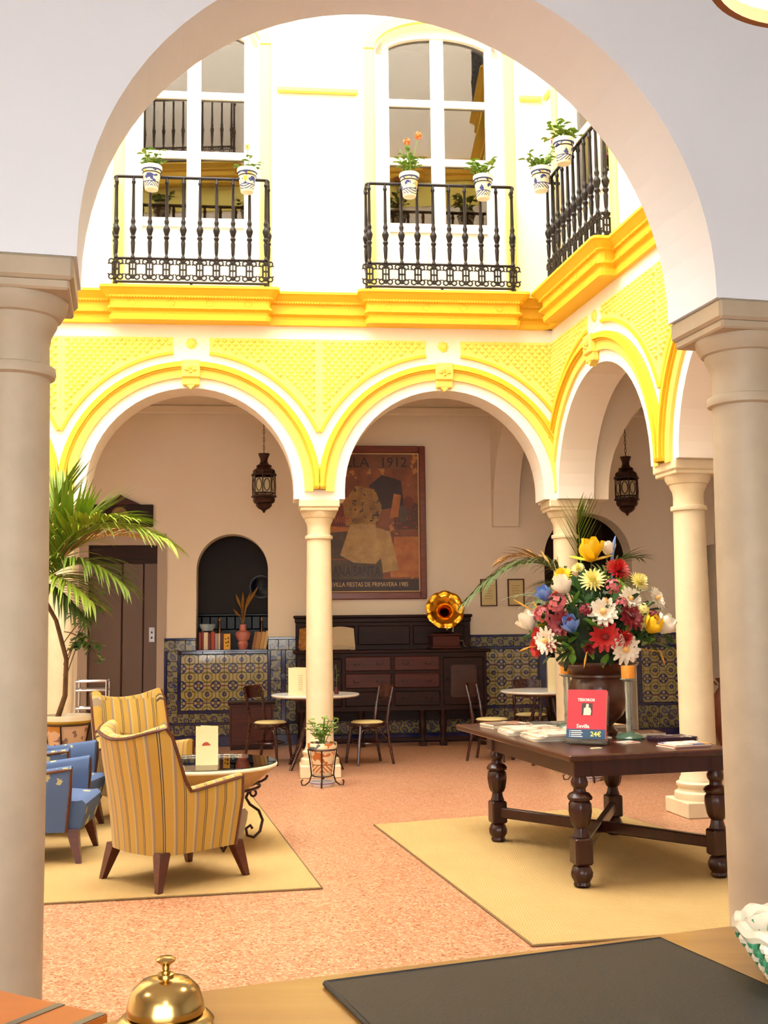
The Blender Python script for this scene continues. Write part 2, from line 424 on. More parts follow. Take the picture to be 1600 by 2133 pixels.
# --- left side, outside the frame
lw = struct('wall_left', MB().box(-7.0, -6.6, -2.5, 18.0, 0, 12.6), m_white, label='plain white courtyard wall closing the left side')
# --- columns
def col_at(O, A, x, y, label, mat, base=True): return column(loc2w(O, A, x, y), A, label, mat, 1., base)
col_at(O_B, A_B, -5.38, .2, 'pale stone column far beyond the leafy palm, rear arcade', m_stone)
col_at(O_B, A_B, -2.69, .2, 'pale stone column behind the potted palm and painted planter', m_stone)
col_at(O_B, A_B, 0, .2, 'slender pale stone column with a small potted plant at its foot', m_stone)
col_at(O_B, A_B, 2.69, .2, 'pale stone column in the courtyard corner behind the flower arrangement', m_stone)
col_at(O_W, A_W, 2.73, .2, 'pale stone column with moulded base beside the carved display table', m_stone)
col_at(O_W, A_W, 5.63, .2, 'pale stone column of the right wing hidden by the reception column', m_stone)
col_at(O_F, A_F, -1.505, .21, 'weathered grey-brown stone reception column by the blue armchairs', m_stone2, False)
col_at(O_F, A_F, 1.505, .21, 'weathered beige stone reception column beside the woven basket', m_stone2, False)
# --- galleries
GB = 3.42     # local y of gallery back wall in the rear frame
ops = [(-2.81, .57, 2.77, .03, 0), (-1.37, .475, 2.33, .475, 1.25), (3.52, .62, 2.46, .62, 0), (5.35, .44, 2.2, .44, 0)]
O_G = (-.68, 14.95)
gw = struct('wall_gallery_back', arch_wall(-6.6, 7.0, 0, 4.75, .35, ops), m_gallery, (*O_G, 0), A_B, 'bounce-tinted white plaster gallery wall behind the rear arcade')
struct('ceiling', MB().box(-6.3, 7.2, .4, GB, 4.56, 4.74), m_gallery, (*O_B, 0), A_B, 'bounce-tinted white plaster ceiling of the rear gallery')
struct('ceiling_right', MB().box(-.6, 7.3, .4, 3.4, 4.56, 4.74), m_gallery, (*O_W, 0), A_W, 'bounce-tinted white plaster ceiling of the right gallery')
struct('wall_gallery_right', MB().box(-4.2, 7.6, 3.4, 3.7, 0, 4.75), m_gallery, (*O_W, 0), A_W, 'bounce-tinted white outer wall of the right gallery')
struct('trim_7', MB().bbox(-6.3, 7.2, -.05, 0, 4.44, 4.56, .02), m_gallery, (*O_G, 0), A_B, 'plain plaster moulding under the gallery ceiling')
# transverse arches of the corner bay
ta = arch_wall(0, 3.1, 2.892, 4.6, .36, [(1.56, 1.3, 2.95, 1.3, 0)])
p = loc2w(O_B, A_B, 2.51, .38); struct('wall_gallery_arch', ta, m_gallery, (p[0], p[1], 0), A_B + pi/2 , 'bounce-tinted white transverse arch spanning the rear gallery at the corner').location = (*loc2w(O_B, A_B, 2.87, .38), 0)
ta = arch_wall(0, 3.3, 2.892, 4.6, .36, [(1.62, 1.36, 2.95, 1.36, 0)])
struct('wall_gallery_arch_right', ta, m_gallery, (*loc2w(O_B, A_B, 2.88, .02), 0), A_B, 'bounce-tinted white transverse arch spanning the right gallery at the corner')
# rooms behind the openings
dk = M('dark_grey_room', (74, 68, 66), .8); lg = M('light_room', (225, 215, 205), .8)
def room(n, x0, x1, d, z0, z1, mat, label):
    t = .05; mb = MB().box(x0, x1, d, d+t, z0, z1).box(x0-t, x0, .35, d+t, z0, z1).box(x1, x1+t, .35, d+t, z0, z1).box(x0, x1, .35, d, z1, z1+t)
    if z0 > .1: mb.box(x0, x1, .35, d, z0-t, z0)
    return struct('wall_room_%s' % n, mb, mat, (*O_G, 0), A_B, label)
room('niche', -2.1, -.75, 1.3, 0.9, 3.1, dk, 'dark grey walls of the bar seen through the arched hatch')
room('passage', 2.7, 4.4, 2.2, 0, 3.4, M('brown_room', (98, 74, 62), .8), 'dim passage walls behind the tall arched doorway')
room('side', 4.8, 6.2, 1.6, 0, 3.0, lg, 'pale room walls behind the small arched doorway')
# reception shell round the camera, with a street opening added for daylight
struct('street', MB().box(-14, 14, -16, -2.6, -.25, -.02), M('street_paving', (150,146,140), .8), label='unseen grey paving added outside the street opening')  # added ground, blocks sky light from below the opening
struct('wall_reception', MB().box(-6.6, -1.9, -2.6, -2.4, 0, 4.7).box(1.9, 6.4, -2.6, -2.4, 0, 4.7).box(-1.9, 1.9, -2.6, -2.4, 3.6, 4.7).box(6.2, 6.4, -2.4, 5.6, 0, 4.7), m_recep, label='plaster walls of the reception behind the counter')  # gap in the unseen end wall, sized to bring daylight onto the near wall
struct('ceiling_reception', MB().add([(-6.6,-2.6,4.6),(6.4,-2.6,4.6),(6.4,5.6,4.6),(-6.6,2.6,4.6),(-6.6,-2.6,4.75),(6.4,-2.6,4.75),(6.4,5.6,4.75),(-6.6,2.6,4.75)], [(0,1,2,3),(7,6,5,4),(0,4,5,1),(1,5,6,2),(2,6,7,3),(3,7,4,0)]), m_recep, label='plaster ceiling of the reception')
# ------------------------------------------------------------------ windows (glazed balcony doors)
def window(n, O, A, xc, label):
    t = bpy.data.objects.new('window_%d' % n, None); COL.objects.link(t); t.location = (*O, 0); t.rotation_euler = (0,0,A); t['kind'] = 'structure'; t['label'] = label
    y0, y1 = .12, .19
    def head(x): return 7.9 + .32*sqrt(max(0, 1 - ((x-xc)/.70)**2))
    fr = MB()
    for s in (-1, 1): fr.box(min(xc+s*.70, xc+s*.62), max(xc+s*.70, xc+s*.62), y0-.02, y1+.02, 5.06, head(xc+s*.62)+.02)
    rows = []
    for i in range(21):
        a = pi*i/20; rows.append([(xc+.70*cos(a), y0-.02, 7.9+.32*sin(a)), (xc+.62*cos(a), y0-.02, 7.9+.22*sin(a)), (xc+.62*cos(a), y1+.02, 7.9+.22*sin(a)), (xc+.70*cos(a), y1+.02, 7.9+.32*sin(a))])
    fr.grid(rows, True, True, True)
    obj('frame', fr, m_joinery, t)
    for s in (-1, 1):
        a, b2 = (xc-.62, xc) if s < 0 else (xc, xc+.62)
        lf = MB().box(a, a+.075, y0, y1, 5.09, head(a+.075)-.06).box(b2-.075, b2, y0, y1, 5.09, head(b2-.075)-.06)
        for za, zb in ((5.07,5.18),(5.87,5.97),(6.64,6.72),(7.32,7.40)): lf.box(a+.075, b2-.075, y0, y1, za, zb)
        o = obj('leaf', lf, m_joinery, t)
        obj('lower_panel', MB().box(a+.075, b2-.075, y0+.02, y1-.02, 5.18, 5.87).bbox(a+.12, b2-.12, y0, y0+.03, 5.25, 5.80, .012), m_joinery, o)
        for za, zb in ((5.97,6.64),(6.72,7.32)): obj('pane', MB().box(a+.075, b2-.075, y0+.03, y0+.036, za, zb), m_glass, o)
        rows = [[(x, y0+.03, 7.40), (x, y0+.03, head(x)-.1), (x, y0+.036, head(x)-.1), (x, y0+.036, 7.40)] for x in (a+.075+(b2-a-.15)*i/10 for i in range(11))]
        obj('pane', MB().grid(rows, True, True, True), m_glass, o)
    obj('threshold', MB().box(xc-.70, xc+.70, -.0, .4, 5.0, 5.07), m_joinery, t)
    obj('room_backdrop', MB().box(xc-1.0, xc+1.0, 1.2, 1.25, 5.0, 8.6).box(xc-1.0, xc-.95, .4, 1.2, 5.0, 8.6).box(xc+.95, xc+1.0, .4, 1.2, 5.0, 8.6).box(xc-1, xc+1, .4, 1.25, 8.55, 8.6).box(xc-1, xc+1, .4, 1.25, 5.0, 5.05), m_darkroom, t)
    return t
window(1, O_B, A_B, -1.345, 'tall white glazed balcony doors on the rear wall, left of centre pier')
window(2, O_B, A_B, 1.345, 'tall white arched glazed balcony doors beside the courtyard corner')
window(3, O_W, A_W, 1.12, 'white glazed balcony doors on the right wing')
window(4, O_B, A_B, -4.035, 'white glazed balcony doors at the far left of the rear wall')
window(5, O_W, A_W, 4.18, 'white glazed balcony doors of the right wing near reception')
for i, x in enumerate((-1.3, 2.0, 5.2)): window(6+i, O_F2, A_F2, x, 'white glazed balcony doors above the reception arch')
# ------------------------------------------------------------------ balcony railings
bal_prof = [(.0,0),(.017,0),(.017,.02),(.011,.03),(.011,.05),(.014,.06),(.019,.17),(.014,.20),(.022,.215),(.024,.23),(.015,.245),(.021,.27),(.028,.30),(.030,.32),(.021,.345),(.014,.36),(.019,.385),(.021,.40),(.015,.42),(.013,.44),(.0145,.46),(.013,.62),(.0115,.80),(.017,.81),(.017,.83),(.012,.84),(.012,.88),(.0,.88)]
bal_me = MB().lathe([(r*1.25, z) for r, z in bal_prof], 10).mesh('baluster', True, auto=50)
def scroll_mesh():
    mb = MB()
    def bar(x0, x1, z0, z1): mb.box(x0, x1, -.008, .008, z0, z1)
    for s in (-1, 1):
        bar(s*.032-.009, s*.032+.009, .06, .21)
        for zc, a0 in ((.215, 0), (.052, 0)):
            mb.tube([(s*.045+.026*cos(a), 0, zc+.026*sin(a)) for a in (2*pi*j/12 for j in range(12))], .009, 5, True)
        mb.tube([(s*.068, 0, .195), (s*.082, 0, .187)], .008, 5); mb.tube([(s*.068, 0, .075), (s*.082, 0, .083)], .008, 5)
    bar(-.006, .006, .03, .24); bar(-.037, .037, .126, .142); bar(-.037, .037, .062, .074); bar(-.037, .037, .194, .206)
    mb.bbox(-.022, .022, -.012, .012, .205, .245, .005); mb.bbox(-.02, .02, -.012, .012, .03, .065, .005)
    return mb.mesh('scroll_panel')
scr_me = scroll_mesh()
def railing(O, A, xc, label, dz=0., W2=.80, D0=-.24):
    zb = 5.10 + dz
    w = loc2w(O, A, xc, 0); t = thing('balcony_railing', label, 'railing', (w[0], w[1], zb), A)
    def path(z, r=.05):
        pts = [(-W2, 0, z)] + [(-W2 + r - r*cos(a), D0 + r - r*sin(a), z) for a in (pi/2*i/5 for i in range(6))] + [(W2 - r + r*sin(a), D0 + r - r*cos(a), z) for a in (pi/2*i/5 for i in range(6))] + [(W2, 0, z)]
        return pts
    obj('hand_rail', MB().tube(path(1.165), .018, 8), m_iron, t, smooth=True)
    obj('frieze_rail', MB().tube(path(.285), .013, 6), m_iron, t); obj('bottom_rail', MB().tube(path(.035), .014, 6), m_iron, t)
    n = 10
    for i in range(n):
        x = -W2 + .025 + (2*W2 - .05)*i/(n-1)
        link('baluster', bal_me, m_iron, t, (x, D0, .285)); link('scroll_panel', scr_me, m_iron, t, (x, D0, .035))
    for s in (-1, 1):
        for y in (D0*.5,):
            link('baluster', bal_me, m_iron, t, (s*W2, y, .285)); link('scroll_panel', scr_me, m_iron, t, (s*W2, y, .035), pi/2)
    for x in (-W2+.03, 0, W2-.03): obj('foot', MB().lathe([(0,-.012),(.022,-.012),(.024,.0),(.014,.012),(.018,.03),(0,.03)], 10, (x, D0, 0)), m_iron, t)
    return t
railing(O_B, A_B, -1.335, 'black iron balcony railing with two flower pots on the rear wall, farther from the corner')
railing(O_B, A_B, 1.31, 'black iron balcony railing with orange geraniums on the rear wall beside the corner')
railing(O_W, A_W, 1.12, 'black iron balcony railing on the right wing', 0., .72, -.15)
railing(O_B, A_B, -4.035, 'black iron balcony railing at the far left of the rear wall')
railing(O_F2, A_F2, 2.0, 'black iron balcony railing above the reception arch, first floor')
railing(O_F2, A_F2, 2.0, 'black iron balcony railing above the reception arch, top floor', 4.6)
railing(O_W, A_W, 4.18, 'black iron balcony railing of the right wing, top floor near reception', 4.6)
# ------------------------------------------------------------------ tiled dado
mt, nt, b = newmat('dado_tiles'); gref = gw
o = coords(nt, gref); x, y, z = sep(nt, o); P = .226
def tilepat(cu, cv):
    fx = (cu.fr() - .5); fz = (cv.fr() - .5); d = fx.hyp(fz); ax = fx.ab(); az = fz.ab()
    ex = ax*-1 + .5; ez = az*-1 + .5; dc = ex.hyp(ez)
    c = colmix(nt, d.lt(.5), lin((150, 138, 92)), lin((166, 150, 104)))
    c = colmix(nt, dc.lt(.30), c, lin((38, 40, 92)))
    pet = (ex - .16).hyp(ez).lt(.085).mx(ex.hyp(ez - .16).lt(.085)); c = colmix(nt, pet, c, lin((160, 150, 112)))
    c = colmix(nt, dc.lt(.06), c, lin((150, 110, 50)))
    rg = d.gt(.26) * d.lt(.33); c = colmix(nt, rg, c, lin((108, 104, 34)))
    c = colmix(nt, d.lt(.14), c, lin((58, 60, 96))); c = colmix(nt, d.lt(.05), c, lin((150, 120, 50)))
    ln = (ez - .0).ab().lt(.03) * ex.gt(.28); c = colmix(nt, ln, c, lin((96, 48, 52)))
    return c
c = tilepat(x/P, z/P + .5)
bc = (x/.15).fr() - .5; bz = (z/.19).fr() - .5; bd_ = bc.hyp(bz)
nt.links.new(c.o, b.inputs['Base Color']); b.inputs['Roughness'].default_value = .12; b.inputs['Coat Weight'].default_value = .3
m_tile = mt
mt, nt, b = newmat('border_tiles'); o = coords(nt, gref); x, y, z = sep(nt, o)
a1 = ((x + z)/.13).fr() - .5; a2 = ((z - x)/.17).fr() - .5; dd = a1.hyp(a2)
c = colmix(nt, dd.lt(.36), lin((128, 122, 84)), lin((52, 54, 98))); c = colmix(nt, dd.lt(.2), c, lin((140, 126, 70))); c = colmix(nt, dd.lt(.09), c, lin((80, 40, 60)))
c = colmix(nt, noise(nt, o, 22).gt(.6), c, lin((44, 46, 92)))
nt.links.new(c.o, b.inputs['Base Color']); b.inputs['Roughness'].default_value = .14
m_border = mt
m_blue = M('cobalt_glaze', (26, 28, 84), .1, coat=.4)
m_grout = M('dado_backing', (70, 70, 66), .7)
def dado(n, x0, x1, label, field, ztop=1.42, build=True):
    t = struct('trim_%d' % n, MB().box(x0, x1, -.022, 0, 0, ztop), m_grout, (*O_G, 0), A_B, label)
    g = .0025
    def tiles(nm, xa, xb, za, zb, s, mat, proud=.034, hs=None):
        nx = max(1, round((xb-xa)/s)); nz = max(1, round((zb-za)/(hs or s))); w = (xb-xa)/nx; h = (zb-za)/nz
        me = MB().bbox(-w/2+g, w/2-g, -proud, -.018, -h/2+g, h/2-g, .003).mesh(nm)
        for i in range(nx):
            for j in range(nz): link(nm, me, mat, t, (xa+(i+.5)*w, random.uniform(-.0012,.0012), za+(j+.5)*h))
    for xa, xb, za, zb, kind in field:
        if kind == 'f': tiles('tile', xa, xb, za, zb, .2 if not build else .113, m_tile)
        elif kind == 'b': tiles('border_tile', xa, xb, za, zb, .14, m_border)
        elif kind == 's': tiles('glazed_strip', xa, xb, za, zb, max(.2, (xb-xa)) if xb-xa < .1 else .28, m_blue, .042, hs=.28 if xb-xa < .1 else zb-za)
    return t
def panel(x0, x1, zt=1.42, sill=None):
    f = [(x0, x1, zt-.03, zt, 's'), (x0, x1, .0, .12, 's'), (x0, x1, .13, .27, 'b'), (x0, x1, .27, .31, 's')]
    return f
dado(8, -2.26, -1.845, 'blue and ochre patterned tile dado left of the arched hatch', [(-2.26,-1.845,1.39,1.42,'s'),(-2.26,-1.845,1.25,1.39,'b')])
dado(9, -2.26, -.48, 'blue and ochre patterned tile dado under the arched hatch', [
    (-2.26,-2.22,.31,1.25,'s'),(-2.22,-2.08,.31,1.25,'b'),(-2.08,-2.04,.45,1.2,'s'),(-2.04,-.90,.47,1.2,'f'),(-2.04,-.90,1.205,1.25,'s'),(-2.08,-.90,.43,.47,'s'),(-2.08,-.90,.31,.43,'b'),
    (-.90,-.86,.31,1.25,'s'),(-.86,-.72,.31,1.25,'b'),(-.72,-.66,.31,1.25,'s'),(-.66,-.52,.31,1.25,'b'),(-.52,-.48,.31,1.25,'s'),(-2.26,-.48,.14,.28,'b'),(-2.26,-.48,.28,.31,'s'),(-2.26,-.48,0,.14,'s')], ztop=1.25)
dado(10, -.895, -.48, 'blue and ochre patterned tile dado between hatch and sideboard', [(-.895,-.48,1.39,1.42,'s'),(-.895,-.48,1.25,1.39,'b')])
dado(11, -.48, 2.88, 'blue and ochre patterned tile dado behind and right of the sideboard', [
    (-.48,2.88,1.39,1.42,'s'),(1.7,2.88,1.26,1.39,'b'),(1.7,2.88,1.22,1.26,'s'),(1.7,2.76,.47,1.22,'f'),(2.78,2.88,.47,1.22,'s'),(1.7,2.88,.43,.47,'s'),(1.7,2.88,.28,.43,'b'),(-.48,2.88,.0,.12,'s'),(-.48,1.7,.13,.42,'b'),(1.7,2.88,.13,.28,'b')])
dado(12, 4.16, 4.88, 'blue and ochre patterned tile dado right of the tall arched doorway', [
    (4.16,4.88,1.39,1.42,'s'),(4.16,4.88,1.26,1.39,'b'),(4.16,4.88,1.22,1.26,'s'),(4.16,4.22,.47,1.22,'s'),(4.22,4.88,.47,1.22,'f'),(4.16,4.88,.43,.47,'s'),(4.16,4.88,.28,.43,'b'),(4.16,4.88,.13,.28,'b'),(4.16,4.88,.0,.12,'s')])
obj('sill', MB().bbox(-1.845, -.895, -.05, .35, 1.235, 1.262, .006), m_blue, gw)
# ------------------------------------------------------------------ lift door, plaque, pictures
m_dark = wood('dark_oak', (46, 16, 9), (24, 8, 5), .45, 5, 0, .0, .22)
m_maho = wood('mahogany', (80, 28, 14), (50, 16, 8), .4, 6, 0, .05, .3)
m_frame = wood('poster_frame_wood', (122, 52, 26), (96, 36, 18), .35, 6)
m_brown = M('brown_lift_paint', (98, 76, 66), .45)
m_greyfr = M('grey_stone_frame', (176, 158, 142), .6)
m_chrome = M('chrome', (210, 210, 212), .15, 1.)
d = bpy.data.objects.new('door_1', None); COL.objects.link(d); d.location = (*O_G, 0); d.rotation_euler = (0,0,A_B); d['kind'] = 'structure'; d['label'] = 'brown lift door in a grey frame'
obj('frame', MB().box(-2.36,-2.24,-.02,.1,0,2.81).box(-3.38,-3.26,-.02,.1,0,2.81).box(-3.26,-2.36,-.02,.1,2.66,2.81), m_greyfr, d)
obj('backing', MB().box(-3.4,-2.2,.115,.34,0,2.8), m_dark, d)  # added block, stops daylight leaking through the gaps between the leaves
obj('lintel_panel', MB().box(-3.26,-2.36,.05,.12,2.42,2.66), m_dark, d)
for xa, xb in ((-3.26,-2.83),(-2.82,-2.55)): obj('door_leaf', MB().bbox(xa, xb, .06, .11, 0, 2.42, .01), m_brown, d)
obj('door_leaf', MB().bbox(-2.54,-2.36,.05,.11,0,2.42,.01), m_brown, d)
cp = obj('call_plate', MB().bbox(-2.47,-2.39,.035,.055,1.37,1.57,.004), m_chrome, d)
for z in (1.43, 1.5): obj('button', MB().lathe([(0,0),(.013,0),(.011,.006),(0,.007)], 12).xf(Matrix.Translation((-2.43,.035,z)) @ Matrix.Rotation(pi/2,4,'X')), m_dark, cp)
def onwall(x, y=0.): return loc2w(O_G, A_B, x, y)
t = thing('wooden_plaque', 'dark wooden plaque with pediment above the lift door', 'plaque', (*onwall(-2.86), 2.9), A_B)
obj('board', MB().bbox(-.44,.44,-.05,-.001,.0,.30,.008), m_dark, t); obj('pediment', MB().prism([(-.28,.30),(.28,.30),(.06,.40),(0,.44),(-.06,.40)], -.045, -.002), m_maho, t)
obj('medallion', MB().lathe([(0,0),(.11,0),(.1,.012),(.07,.018),(0,.02)], 24).xf(Matrix.Translation((0,-.05,.16)) @ Matrix.Rotation(pi/2,4,'X')), M('medallion_gilt', (150,120,70), .5, var=.4, vs=30), t)
# poster
PX0, PX1, PZ0, PZ1 = -.34, 1.255, 1.91, 4.01
t = thing('framed_poster', 'large framed festival poster in ochre and brown hanging above the sideboard', 'poster', (*onwall((PX0+PX1)/2), PZ0), A_B)
hw, hh = (PX1-PX0)/2, PZ1-PZ0
fm = MB().bbox(-hw,-hw+.09,-.06,-.002,0,hh,.012).bbox(hw-.09,hw,-.06,-.002,0,hh,.012).bbox(-hw+.085,hw-.085,-.06,-.002,0,.1,.012).bbox(-hw+.085,hw-.085,-.06,-.002,hh-.1,hh,.012)
obj('frame', fm, m_frame, t)
obj('mat_border', MB().box(-hw+.09,hw-.09,-.022,-.003,.1,hh-.1), M('cream_mat', (214,186,128), .6), t)
def print_mat(name, a, b2, s, c3=None):
    mt, nt, b = newmat(name); o = coords(nt); n = noise(nt, o, s, 6, .65); n = (n - .5)*2.6 + .5; nt.nodes[-1].use_clamp = True
    c = colmix(nt, n, lin(a), lin(b2))
    if c3: c = colmix(nt, noise(nt, o, s*2.3, 4).gt(.6), c, lin(c3))
    nt.links.new(c.o, b.inputs['Base Color']); b.inputs['Roughness'].default_value = .45; return mt
ix, iz0, iz1 = hw-.105, .115, hh-.115
obj('print', MB().box(-ix, ix, -.026, -.02, iz0, iz1), print_mat('print_ground', (150,84,40), (96,46,26), 3, (176,112,56)), t)
def patch(poly, mat, k): return obj('print_patch', MB().prism(poly, -.0265-.0012*k, -.0262-.0012*k+.0002), mat, t)
pm_dark = print_mat('print_dark', (52,26,20), (34,16,16), 5); pm_top = print_mat('print_top', (124,74,44), (92,52,34), 4)
pm_cream = print_mat('print_cream', (190,158,98), (150,114,64), 6); pm_red = print_mat('print_red', (128,44,24), (92,34,22), 4); pm_or = print_mat('print_orange', (188,118,54), (150,80,36), 5)
pm_och = print_mat('print_ochre', (170,124,54), (110,72,34), 7, (60,40,28)); pm_fl = print_mat('print_flowers', (96,40,28), (52,40,28), 14, (160,60,40)); pm_gr = print_mat('print_grey', (92,72,54), (58,42,36), 8)
patch([(-ix,iz0),(ix,iz0),(ix,iz0+.16),(-ix,iz0+.16)], pm_dark, 1)
patch([(-ix,iz0+.16),(.2,iz0+.16),(.2,iz0+.42),(-ix,iz0+.42)], pm_gr, 1)
patch([(-ix,iz1-.2),(ix-.1,iz1-.2),(ix-.1,iz1),(-ix,iz1)], pm_top, 1)
patch([(-ix,.95),(-.28,.95),(-.28,1.5),(-ix,1.5)], pm_red, 1)
patch([(-ix,.55),(-.2,.55),(-.2,.92),(-ix,.92)], pm_gr, 1)
patch([(.36,.95),(ix,.95),(ix,1.3),(.5,1.36),(.36,1.2)], pm_fl, 1)
patch([(.3,.3),(ix,.3),(ix,.85),(.36,.85)], pm_or, 1)
def ell(cx, cz, rx, rz, n=18, rot=0): return [(cx+rx*cos(a)*cos(rot)-rz*sin(a)*sin(rot), cz+rx*cos(a)*sin(rot)+rz*sin(a)*cos(rot)) for a in (2*pi*i/n for i in range(n))]
patch([(.1,1.2),(.5,1.28),(.46,1.62),(.2,1.7),(.02,1.55)], pm_dark, 2); patch([(-.3,1.0),(.12,1.0),(.2,1.25),(.1,1.5),(-.16,1.55),(-.34,1.3)], pm_och, 3)
patch([(-.24,1.02),(.1,1.02),(.22,.62),(.1,.48),(-.2,.5),(-.38,.6)], pm_cream, 4); patch([(.12,.98),(.3,.92),(.42,.4),(.2,.36)], pm_cream, 3)
patch([(-.62,1.44),(-.3,1.36),(-.3,1.28),(-.62,1.36)], pm_och, 2); patch([(.3,1.1),(.42,1.12),(.46,1.42),(.36,1.44)], pm_or, 3)
patch([(-.62,.9),(-.26,.93),(-.26,.98),(-.62,1.0)], pm_or, 3); patch(ell(.56,1.32,.07,.09), pm_red, 3); patch(ell(.48,1.16,.06,.12), pm_gr, 3)
ltd = M('print_letter_dark', (44,24,20), .5); ltr = M('print_letter_red', (176,92,50), .5); ltc = M('print_letter_cream', (206,170,120), .5); ltb = M('print_letter_blackish', (38,28,30), .5)
lettering('SEVILLA', .2, ltd, t, (-.32,-.033,iz1-.18), bold=.0); lettering('1912', .19, ltd, t, (.36,-.033,iz1-.175))
lettering('FIESTAS', .13, ltr, t, (-.47,-.033,1.30)); lettering('D', .07, ltr, t, (-.50,-.033,1.2)); lettering('E', .07, ltr, t, (-.445,-.033,1.2)); lettering('PRIMAVERA', .12, ltr, t, (-.40,-.033,1.04), sx=.62)
lettering('SEMANA SANTA', .2, ltb, t, (-.26,-.033,iz0+.2), sx=.58); lettering('SEVILLA FIESTAS DE PRIMAVERA 1985', .085, ltc, t, (0,-.033,iz0+.06), sx=.78)
# certificates
for i, (xc, zc) in enumerate(((2.11, 1.99), (2.49, 1.99))):
    t = thing('framed_certificate', ('small framed certificate hanging nearest the sideboard' if i == 0 else 'small framed certificate hanging nearest the tall arched doorway'), 'picture', (*onwall(xc), zc-.185), A_B, 'framed certificates on the gallery wall')
    fm = MB().box(-.115,-.1,-.03,-.001,0,.37).box(.1,.115,-.03,-.001,0,.37).box(-.1,.1,-.03,-.001,0,.015).box(-.1,.1,-.03,-.001,.355,.37)
    obj('frame', fm, m_maho, t); obj('paper', MB().box(-.1,.1,-.015,-.002,.015,.355), M('certificate_paper', (214,196,140), .6), t)
    ln = MB()
    for k in range(6): ln.box(-.06, .06 if k % 2 else .04, -.0165, -.0152, .1+.035*k, .106+.035*k)
    obj('text_lines', ln, M('certificate_ink', (150,120,76), .6), t)
# round glazed plate and things in the hatch
t = thing('wall_plate', 'round dark blue glazed plate hanging inside the arched hatch', 'plate', (*onwall(-1.0, 1.3), 2.14), A_B)
obj('dish', MB().lathe([(0,0),(.13,0),(.165,.02),(.17,.03),(.16,.032),(.12,.014),(0,.012)], 36).xf(Matrix.Rotation(pi/2,4,'X')), M('midnight_glaze', (14,14,34), .2, spec=.3), t, smooth=True)
obj('relief', MB().lathe([(0,.012),(.05,.012),(.045,.03),(0,.034)], 24, lobes=6, amp=.2).xf(Matrix.Rotation(pi/2,4,'X')), M('midnight_glaze', (20,20,44), .12), t, smooth=True)
t = thing('tiled_ledge', 'glossy black tiled ledge inside the arched hatch', 'ledge', (*onwall(-1.42, 1.3), 0), A_B)
m_blk = M('black_glaze', (10, 11, 16), .3, spec=.2)
obj('ledge_body', MB().box(-.66,.66,-.28,-.001,.9,1.52), m_blk, t)
for i in range(11): obj('ledge_tile', MB().bbox(-.65+i*.118,-.65+i*.118+.113,-.315,-.28,1.53,1.71,.008), m_blk, t)
obj('ledge_top', MB().bbox(-.66,.66,-.33,-.001,1.715,1.75,.008), m_blk, t)
bm_ = [M('book_%d' % i, c, .6) for i, c in enumerate(((150,60,40),(120,40,30),(224,206,176),(110,36,30),(176,66,44),(168,150,150),(216,204,170),(80,34,34)))]
def book(x, y, z, w, dpt, h, mat, label, tilt=0., pages=True):
    t = thing('book', label, 'book', (*onwall(x, y), z), 0, 'books on the hatch sill', rot=(0, tilt, A_B))
    obj('cover', MB().box(0, .004, 0, dpt, 0, h).box(w-.004, w, 0, dpt, 0, h).box(0, w, -.004, 0, 0, h), mat, t)
    obj('pages', MB().box(.004, w-.004, .0, dpt-.006, .004, h-.005), M('book_paper', (226,210,170), .7), t)
    return t
x = -1.81
names = ['dark orange', 'slim brown-red', 'thick cream', 'dark maroon', 'rust red', 'mauve grey', 'pale ivory', 'deep brown']
for i, (w, h) in enumerate(((.03,.23),(.022,.25),(.055,.23),(.03,.22),(.045,.24),(.04,.215),(.022,.215),(.035,.22))):
    book(x, .03, 1.262, w, .16, h, bm_[i], names[i] + ' book upright on the hatch sill'); x += w + .006
yb = book(x, .02, 1.262, .088, .16, .21, M('yellow_book', (222,164,24), .5), 'bright yellow book with dark marks upright on the hatch sill')
mk = MB()
for dx, dz, r in ((.025,.14,.007),(.06,.15,.009),(.03,.09,.008),(.06,.1,.01),(.055,.05,.008),(.03,.045,.005)): mk.box(dx-r, dx+r, -.0055, -.0042, dz-r*1.5, dz+r*1.5)
obj('cover_marks', mk, M('book_mark', (70,40,20), .6), yb)
for i, (xx, w, c) in enumerate(((-1.11,.03,(150,96,56)),(-1.075,.06,(168,120,66)),(-1.01,.045,(196,150,84)),(-.96,.04,(210,180,122)))):
    book(xx, .03, 1.262+.004, w, .17, .235+.01*(i==3), M('tan_book_%d' % i, c, .6), ('slim brown', 'thick tan', 'golden tan', 'pale buff')[i] + ' book leaning at the end of the hatch sill', tilt=.18)
t = thing('glass_bowl', 'pale blue-grey bowl resting on the upright books', 'bowl', (*onwall(-1.70,.10), 1.5125), A_B); obj('bowl', MB().lathe([(0,0),(.07,0),(.1,.05),(.11,.09),(.103,.09),(.09,.045),(0,.01)], 24), M('pale_blue_china', (150,170,178), .3), t, smooth=True)
t = thing('pink_vase', 'pink ceramic vase of dried grasses on the hatch sill', 'vase', (*onwall(-1.23,.12), 1.262), A_B)
obj('vase', MB().lathe([(0,0),(.055,0),(.075,.08),(.06,.105),(.085,.13),(.105,.2),(.095,.23),(.05,.25),(.04,.3),(.045,.33),(.037,.33),(.032,.3),(0,.24)], 24), M('pink_ceramic', (206,140,122), .4, col2=(190,90,84), vs=9), t, smooth=True)
